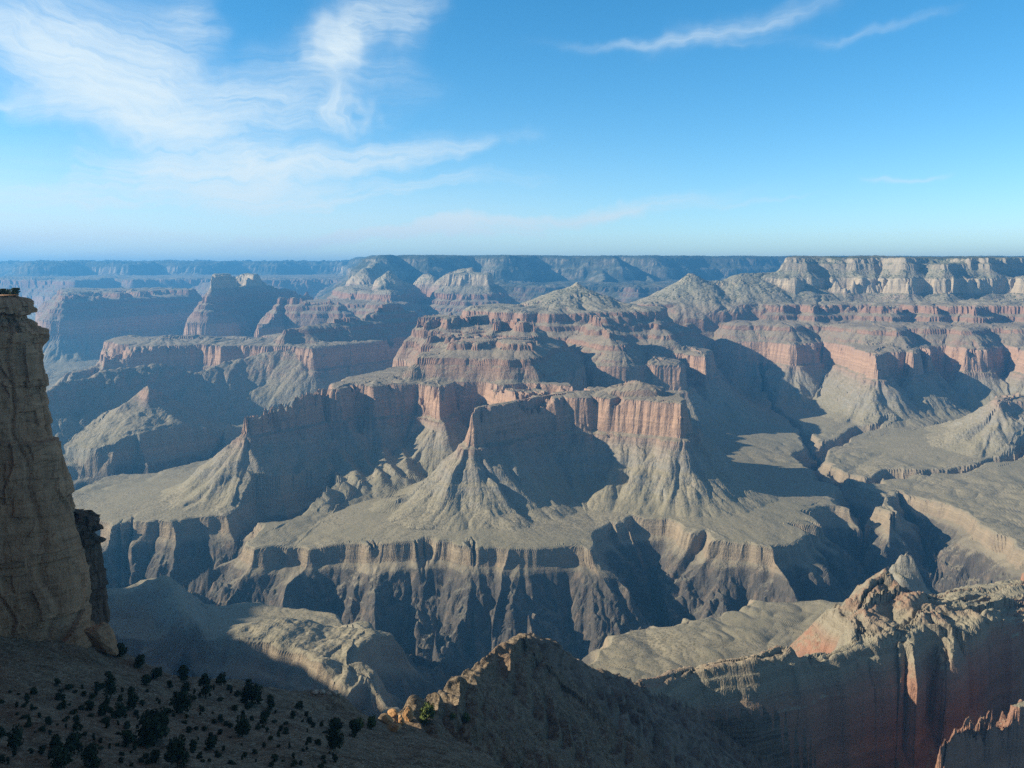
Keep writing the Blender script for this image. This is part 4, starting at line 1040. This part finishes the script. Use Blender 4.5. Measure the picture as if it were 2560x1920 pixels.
for px, wpx, lb in [(0, 24, 'shrub at the far left of the cliff top'), (14, 22, 'low shrub second along the cliff top'), (28, 18, 'small shrub in the gap along the cliff top'), (46, 30, 'widest shrub on the cliff top near its edge')]:
    D = 408
    x, y = X(px, D), D
    plant('shrub', 'shrub', (x, y, -10.8 if px < 100 else -22.0), wpx * D / F_PX, lb, 'shrubs on the cliff top', 'shrub')

# ------------------------------------------------------------------ boulders
def rock_material(name, base, dark):
    m, nt, b = new_mat(name)
    geo = nd(nt, 'ShaderNodeNewGeometry')
    a = noise(nt, geo.outputs['Position'], .5, 5, .6); c = noise(nt, geo.outputs['Position'], 2.5, 4, .6)
    col = mixc(nt, mapr(nt, a, .45, .7, 0, .7), base, dark)
    nt.links.new(col, b.inputs['Base Color'])
    bp = nd(nt, 'ShaderNodeBump'); bp.inputs['Strength'].default_value = .7; bp.inputs['Distance'].default_value = .4
    nt.links.new(mth(nt, 'ADD', a, c), bp.inputs['Height']); nt.links.new(bp.outputs[0], b.inputs['Normal'])
    return m
M_ORANGE = rock_material("orange_rock", (.46, .27, .13), (.30, .17, .09))
M_PALE = rock_material("pale_rock", (.50, .42, .32), (.33, .26, .19))
def boulder(name, seed, size, mat):
    bm = bmesh.new(); bmesh.ops.create_icosphere(bm, subdivisions=4, radius=1.0)
    rng = np.random.default_rng(seed)
    planes = [(Vector(rng.normal(size=3)).normalized(), rng.uniform(.55, .95)) for _ in range(11)]
    co = np.array([v.co[:] for v in bm.verts], np.float32)
    for v in bm.verts:
        p = v.co.copy()
        for nrm, dd in planes:
            q = p.dot(nrm)
            if q > dd: p -= nrm * (q - dd) * .9
        v.co = p
    nz = pn(co[:, 0] * 3 + co[:, 2] * 2, co[:, 1] * 3 - co[:, 2], 1.3, seed) * .09 + pn(co[:, 0] * 3 - co[:, 2], co[:, 1] * 3 + co[:, 2] * 2, .5, seed + 1) * .04
    for v, q in zip(bm.verts, nz):
        v.co *= 1 + float(q)
        v.co.x *= size[0] / 2; v.co.y *= size[1] / 2; v.co.z *= size[2] / 2
    me = bpy.data.meshes.new(name); bm.to_mesh(me); bm.free(); me.materials.append(mat)
    return link(bpy.data.objects.new(name, me))
for i, (px, py, w, h, mat, lb, grp) in enumerate([
        (968, 1808, 34, 26, M_ORANGE, 'rounded orange boulder at the left end of the sunlit outcrop', 'orange boulders'), (985, 1826, 44, 24, M_ORANGE, 'lowest and widest orange boulder of the sunlit outcrop', 'orange boulders'),
        (1003, 1812, 20, 34, M_ORANGE, 'upright split orange boulder in the middle of the outcrop', 'orange boulders'), (1020, 1800, 36, 46, M_ORANGE, 'tallest orange boulder at the right of the outcrop', 'orange boulders'), (982, 1790, 30, 18, M_ORANGE, 'flat orange boulder at the back of the outcrop', 'orange boulders'),
        (788, 1733, 20, 10, M_PALE, 'pale boulder at the left end of the row of sunlit rocks on the hillside crest', 'pale rocks on the crest'), (806, 1735, 16, 11, M_PALE, 'pale boulder second from left in the row of sunlit rocks', 'pale rocks on the crest'), (822, 1737, 14, 9, M_PALE, 'small flat pale boulder in the middle of the row of sunlit rocks', 'pale rocks on the crest'),
        (838, 1738, 20, 13, M_PALE, 'largest pale boulder of the row of sunlit rocks', 'pale rocks on the crest'), (850, 1741, 10, 12, M_PALE, 'pale boulder at the right end of the row of sunlit rocks', 'pale rocks on the crest')]):
    x, y, zg, D = ground_at(px, py)
    m = math.hypot(x, y) / F_PX
    o = boulder('boulder', 30 + i, (w * m, w * m * .9, h * m * 1.1), mat)
    o.location = (x, y, zg + h * m * .3); o.rotation_euler = (0, 0, i * 1.3)
    tag(o, lb, 'boulder', group=grp)
x, y, zg, D = ground_at(205, 1640, 350, 440)
o = boulder('boulder', 77, (13, 7, 22), M_CLIFF); o.location = (X(205, 388), 388, zg + 7); o.rotation_euler = (.1, -.5, .3)
tag(o, 'huge slab of fallen rock leaning against the foot of the tall cliff', 'boulder')

# ------------------------------------------------------------------ river
m, nt, b = new_mat("river_water")
b.inputs['Base Color'].default_value = (.09, .10, .075, 1); b.inputs['Roughness'].default_value = .15; b.inputs['Specular IOR Level'].default_value = .5
rv = [P(px, py, -1296.0) for px, py in [(700, 1600), (850, 1640), (1005, 1672), (1150, 1690), (1350, 1660), (1600, 1600), (1850, 1560), (2100, 1480), (2400, 1430)]]
cs, fs = [], []
for i, p in enumerate(rv):
    a = Vector(rv[max(0, i - 1)][:2]); c = Vector(rv[min(len(rv) - 1, i + 1)][:2]); d = (c - a).normalized(); nn = Vector((-d.y, d.x))
    for k in (-60, 60): cs.append((p[0] + nn.x * k, p[1] + nn.y * k, -1296.0))
for i in range(len(rv) - 1): fs.append((2 * i, 2 * i + 1, 2 * i + 3, 2 * i + 2))
o = np_mesh('river', np.array(cs), np.array(fs), None, m)
tag(o, 'glimpse of muddy river water at the bottom of the dark gorge', kind='structure')

# ------------------------------------------------------------------ haze
zmin = min(float(np.min(fz_)), -1330.0)
m = bpy.data.materials.new("haze_air"); m.use_nodes = True
nt = m.node_tree
for q in list(nt.nodes):
    if q.type == 'BSDF_PRINCIPLED': nt.nodes.remove(q)
pv = nt.nodes.new('ShaderNodeVolumePrincipled')
pv.inputs['Color'].default_value = (*HAZE_COL, 1)
pv.inputs['Density'].default_value = HAZE_DENS
pv.inputs['Anisotropy'].default_value = .25
nt.links.new(pv.outputs[0], nt.nodes['Material Output'].inputs['Volume'])
bm = bmesh.new(); bmesh.ops.create_cube(bm, size=1.0)
x0, x1, y0, y1, z0, z1 = -33500, 33500, -14000, 33500, zmin - 40, max(float(np.max(fz_)) + 60, 60)
for v in bm.verts:
    v.co = ((x0 + x1) / 2 + v.co.x * (x1 - x0), (y0 + y1) / 2 + v.co.y * (y1 - y0), (z0 + z1) / 2 + v.co.z * (z1 - z0))
me = bpy.data.meshes.new('haze'); bm.to_mesh(me); bm.free(); me.materials.append(m)
o = link(bpy.data.objects.new('haze', me))
tag(o, 'thin blue haze filling the canyon air', kind='stuff')
